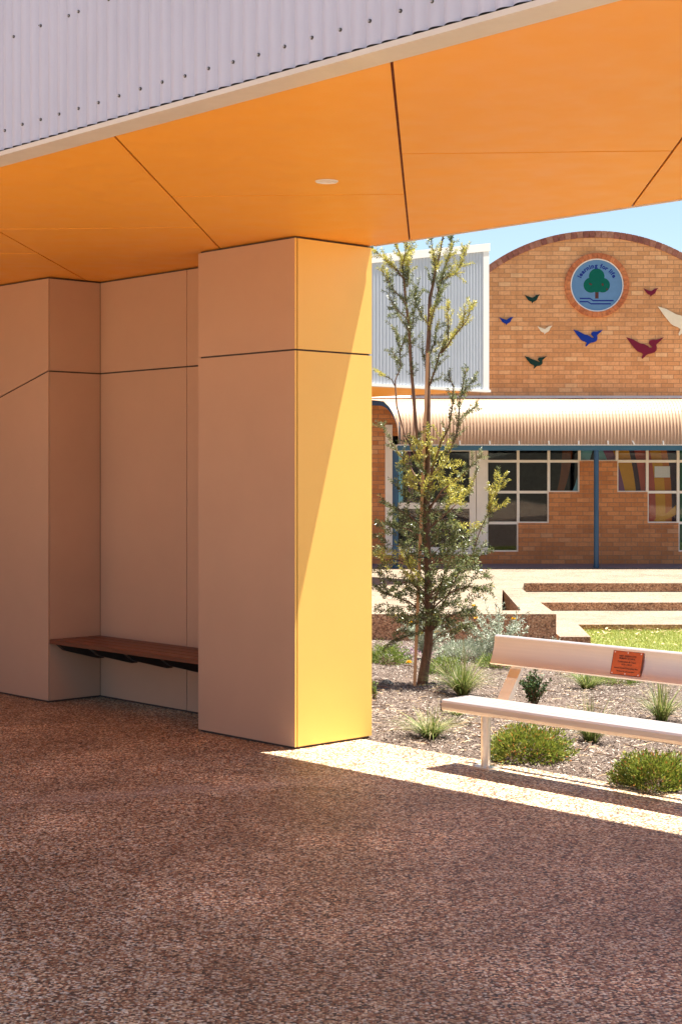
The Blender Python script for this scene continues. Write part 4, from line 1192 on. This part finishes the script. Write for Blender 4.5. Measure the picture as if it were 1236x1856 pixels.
def upright(px, py, wpx, hpx, label, mat, nstem, L, W, cat='shrub', name='upright_shrub', flower=None, spread=1.0, per=26):
    g = garden_pt(px, py); s_ = g.y/F; rx, hz = wpx*s_/2, hpx*s_
    t = thing(name, label, cat, tuple(g))
    b, st, heads = MB(), MB(), []
    for i in range(nstem):
        th = U(0, 2*PI); sp = R()**.6*spread
        e = Vector((g.x+math.cos(th)*rx*sp, g.y+math.sin(th)*rx*sp, g.z+hz*U(.55, 1.0)*(1-.35*sp*sp)))
        p0 = Vector((g.x+U(-.02, .02), g.y+U(-.02, .02), g.z-.01)); mid = p0.lerp(e, .5)+Vector((0, 0, .12*hz*sp))
        st.tube([p0, mid, e], [.004, .003, .0012], 4, False)
        for j in range(per):
            tt = .18+.82*(j+R())/per; q = p0.lerp(mid, tt*2) if tt < .5 else mid.lerp(e, tt*2-1)
            dn = (e-p0).normalized(); d = (dn*.55+rnd_dir()).normalized()
            b.leaf(q, d, rnd_dir(), L*U(.7, 1.2), W*U(.8, 1.2))
        if flower and R() < flower:
            fl = MB(); heads.append(fl)
            for _ in range(30):
                d = rnd_dir(); d.z = abs(d.z)*.6; fl.leaf(e+Vector((0, 0, .004)), d, rnd_dir(), .030, .015)
    b.build('foliage', M[mat], t); st.build('stems', M['bark'] if mat != 'silver' else M['silver'], t)
    for fl in heads: fl.build('flower_head', M['yflower'], t)
upright(968, 1278, 62, 72, 'small upright dark glossy shrub behind the backrest support', 'glossleaf', 34, .030, .015)
upright(772, 1194, 110, 112, 'tall silver leaved plant behind the young tree trunk', 'silver', 40, .05, .012, 'plant', 'silver_plant', .06, per=40)
upright(898, 1197, 150, 118, 'silver leaved plant with yellow flower heads behind the bench', 'silver', 44, .05, .012, 'plant', 'silver_plant', .10, per=40)
upright(1008, 1176, 44, 26, 'little silver sprig at the corner of the retaining wall', 'silver', 9, .035, .009, 'plant', 'silver_plant', per=16)
upright(677, 1268, 26, 40, 'small bright green sprig against the yellow column', 'lowleaf', 9, .028, .012, 'plant', 'green_sprig', per=14)
# trailing purple flowers and single yellow bloom
g = garden_pt(728, 1192)
t = thing('purple_groundcover', 'purple flowering ground cover behind the green low shrub', 'plant', tuple(g)); b = MB(); b2 = MB()
for i in range(900):
    x, y = g.x+random.gauss(0, .16), g.y+random.gauss(.1, .35); p = Vector((x, y, garden_z(x, y)+U(.01, .10)))
    (b if R() < .6 else b2).leaf(p, (rnd_dir()+Vector((0, 0, .7))), rnd_dir(), U(.015, .032), .012)
tag(b.build('blossom', M['purple'], t), kind='stuff'); b2.build('foliage', M['silver'], t)
g = garden_pt(741, 1212)
t = thing('yellow_daisy', 'single yellow flower left of the tree stake', 'flower', tuple(g)); b = MB(); b2 = MB()
hd = g+Vector((0, 0, .06))
for i in range(40):
    d = rnd_dir(); d.z = abs(d.z)*.5; b.leaf(hd, d, rnd_dir(), .03, .016)
b2.tube([g, hd], [.003, .002], 4); 
b.build('petals', M['yflower'], t); b2.build('stem', M['lowleaf'], t)
g = garden_pt(701, 1240)
b = MB(); vs, fs = [], []
for i in range(7):
    for k in range(10):
        th, ph = 2*PI*k/10, PI*.5*i/6; r_ = math.cos(ph)*(1+.18*math.sin(3*k+i)); vs.append((g.x+.055*r_*math.cos(th), g.y+.05*r_*math.sin(th), g.z-.01+.05*math.sin(ph)*(1+.1*math.sin(5*k))))
for i in range(6):
    for k in range(10): fs.append((i*10+k, i*10+(k+1) % 10, (i+1)*10+(k+1) % 10, (i+1)*10+k))
b.add(vs, fs); o = b.build('garden_stone', M['stone'], off=tuple(g)); o.location = g
tag(o, 'dark stone lying on mulch left of the tree stake', 'stone')

# ================================================================= LIGHT, SKY, CAMERA
sun_el = math.asin(SUNW.z); sun_az = math.atan2(SUNW.x, SUNW.y)
w = bpy.data.worlds.new('World'); scene.world = w; w.use_nodes = True
nt = w.node_tree; bg = nt.nodes['Background']
sky = nt.nodes.new('ShaderNodeTexSky'); sky.sky_type = 'NISHITA'; sky.sun_disc = False
sky.sun_elevation = sun_el; sky.sun_rotation = sun_az; sky.air_density = 1.0; sky.dust_density = .6; sky.ozone_density = 1.2
nt.links.new(sky.outputs[0], bg.inputs[0]); bg.inputs[1].default_value = .05
sl_ = bpy.data.lights.new('sun', 'SUN'); sl_.energy = 5.0; sl_.angle = math.radians(.5); sl_.color = (1.0, .95, .86)
so = bpy.data.objects.new('sun', sl_); COL.objects.link(so); so.rotation_euler = SUNW.to_track_quat('Z', 'Y').to_euler(); so.location = (10, 5, 30)

cam = bpy.data.cameras.new('camera'); co = bpy.data.objects.new('camera', cam); COL.objects.link(co)
co.location = (0, 0, EYE); co.rotation_euler = (PI/2, 0, 0)
cam.sensor_fit = 'VERTICAL'; cam.sensor_height = 36; cam.sensor_width = 24; cam.lens = F/1856*36
cam.shift_y = -(928-HY)/1856; cam.shift_x = 0
cam.clip_start = .05; cam.clip_end = 2000
scene.camera = co
scene.view_settings.view_transform = 'Standard'; scene.view_settings.look = 'None'
scene.view_settings.exposure = 1.9; scene.view_settings.gamma = 1
scene.cycles.max_bounces = 10; scene.cycles.diffuse_bounces = 6; scene.cycles.transparent_max_bounces = 16

for o in bpy.data.objects:                            # bookkeeping property used only while building
    if '_off' in o: del o['_off']
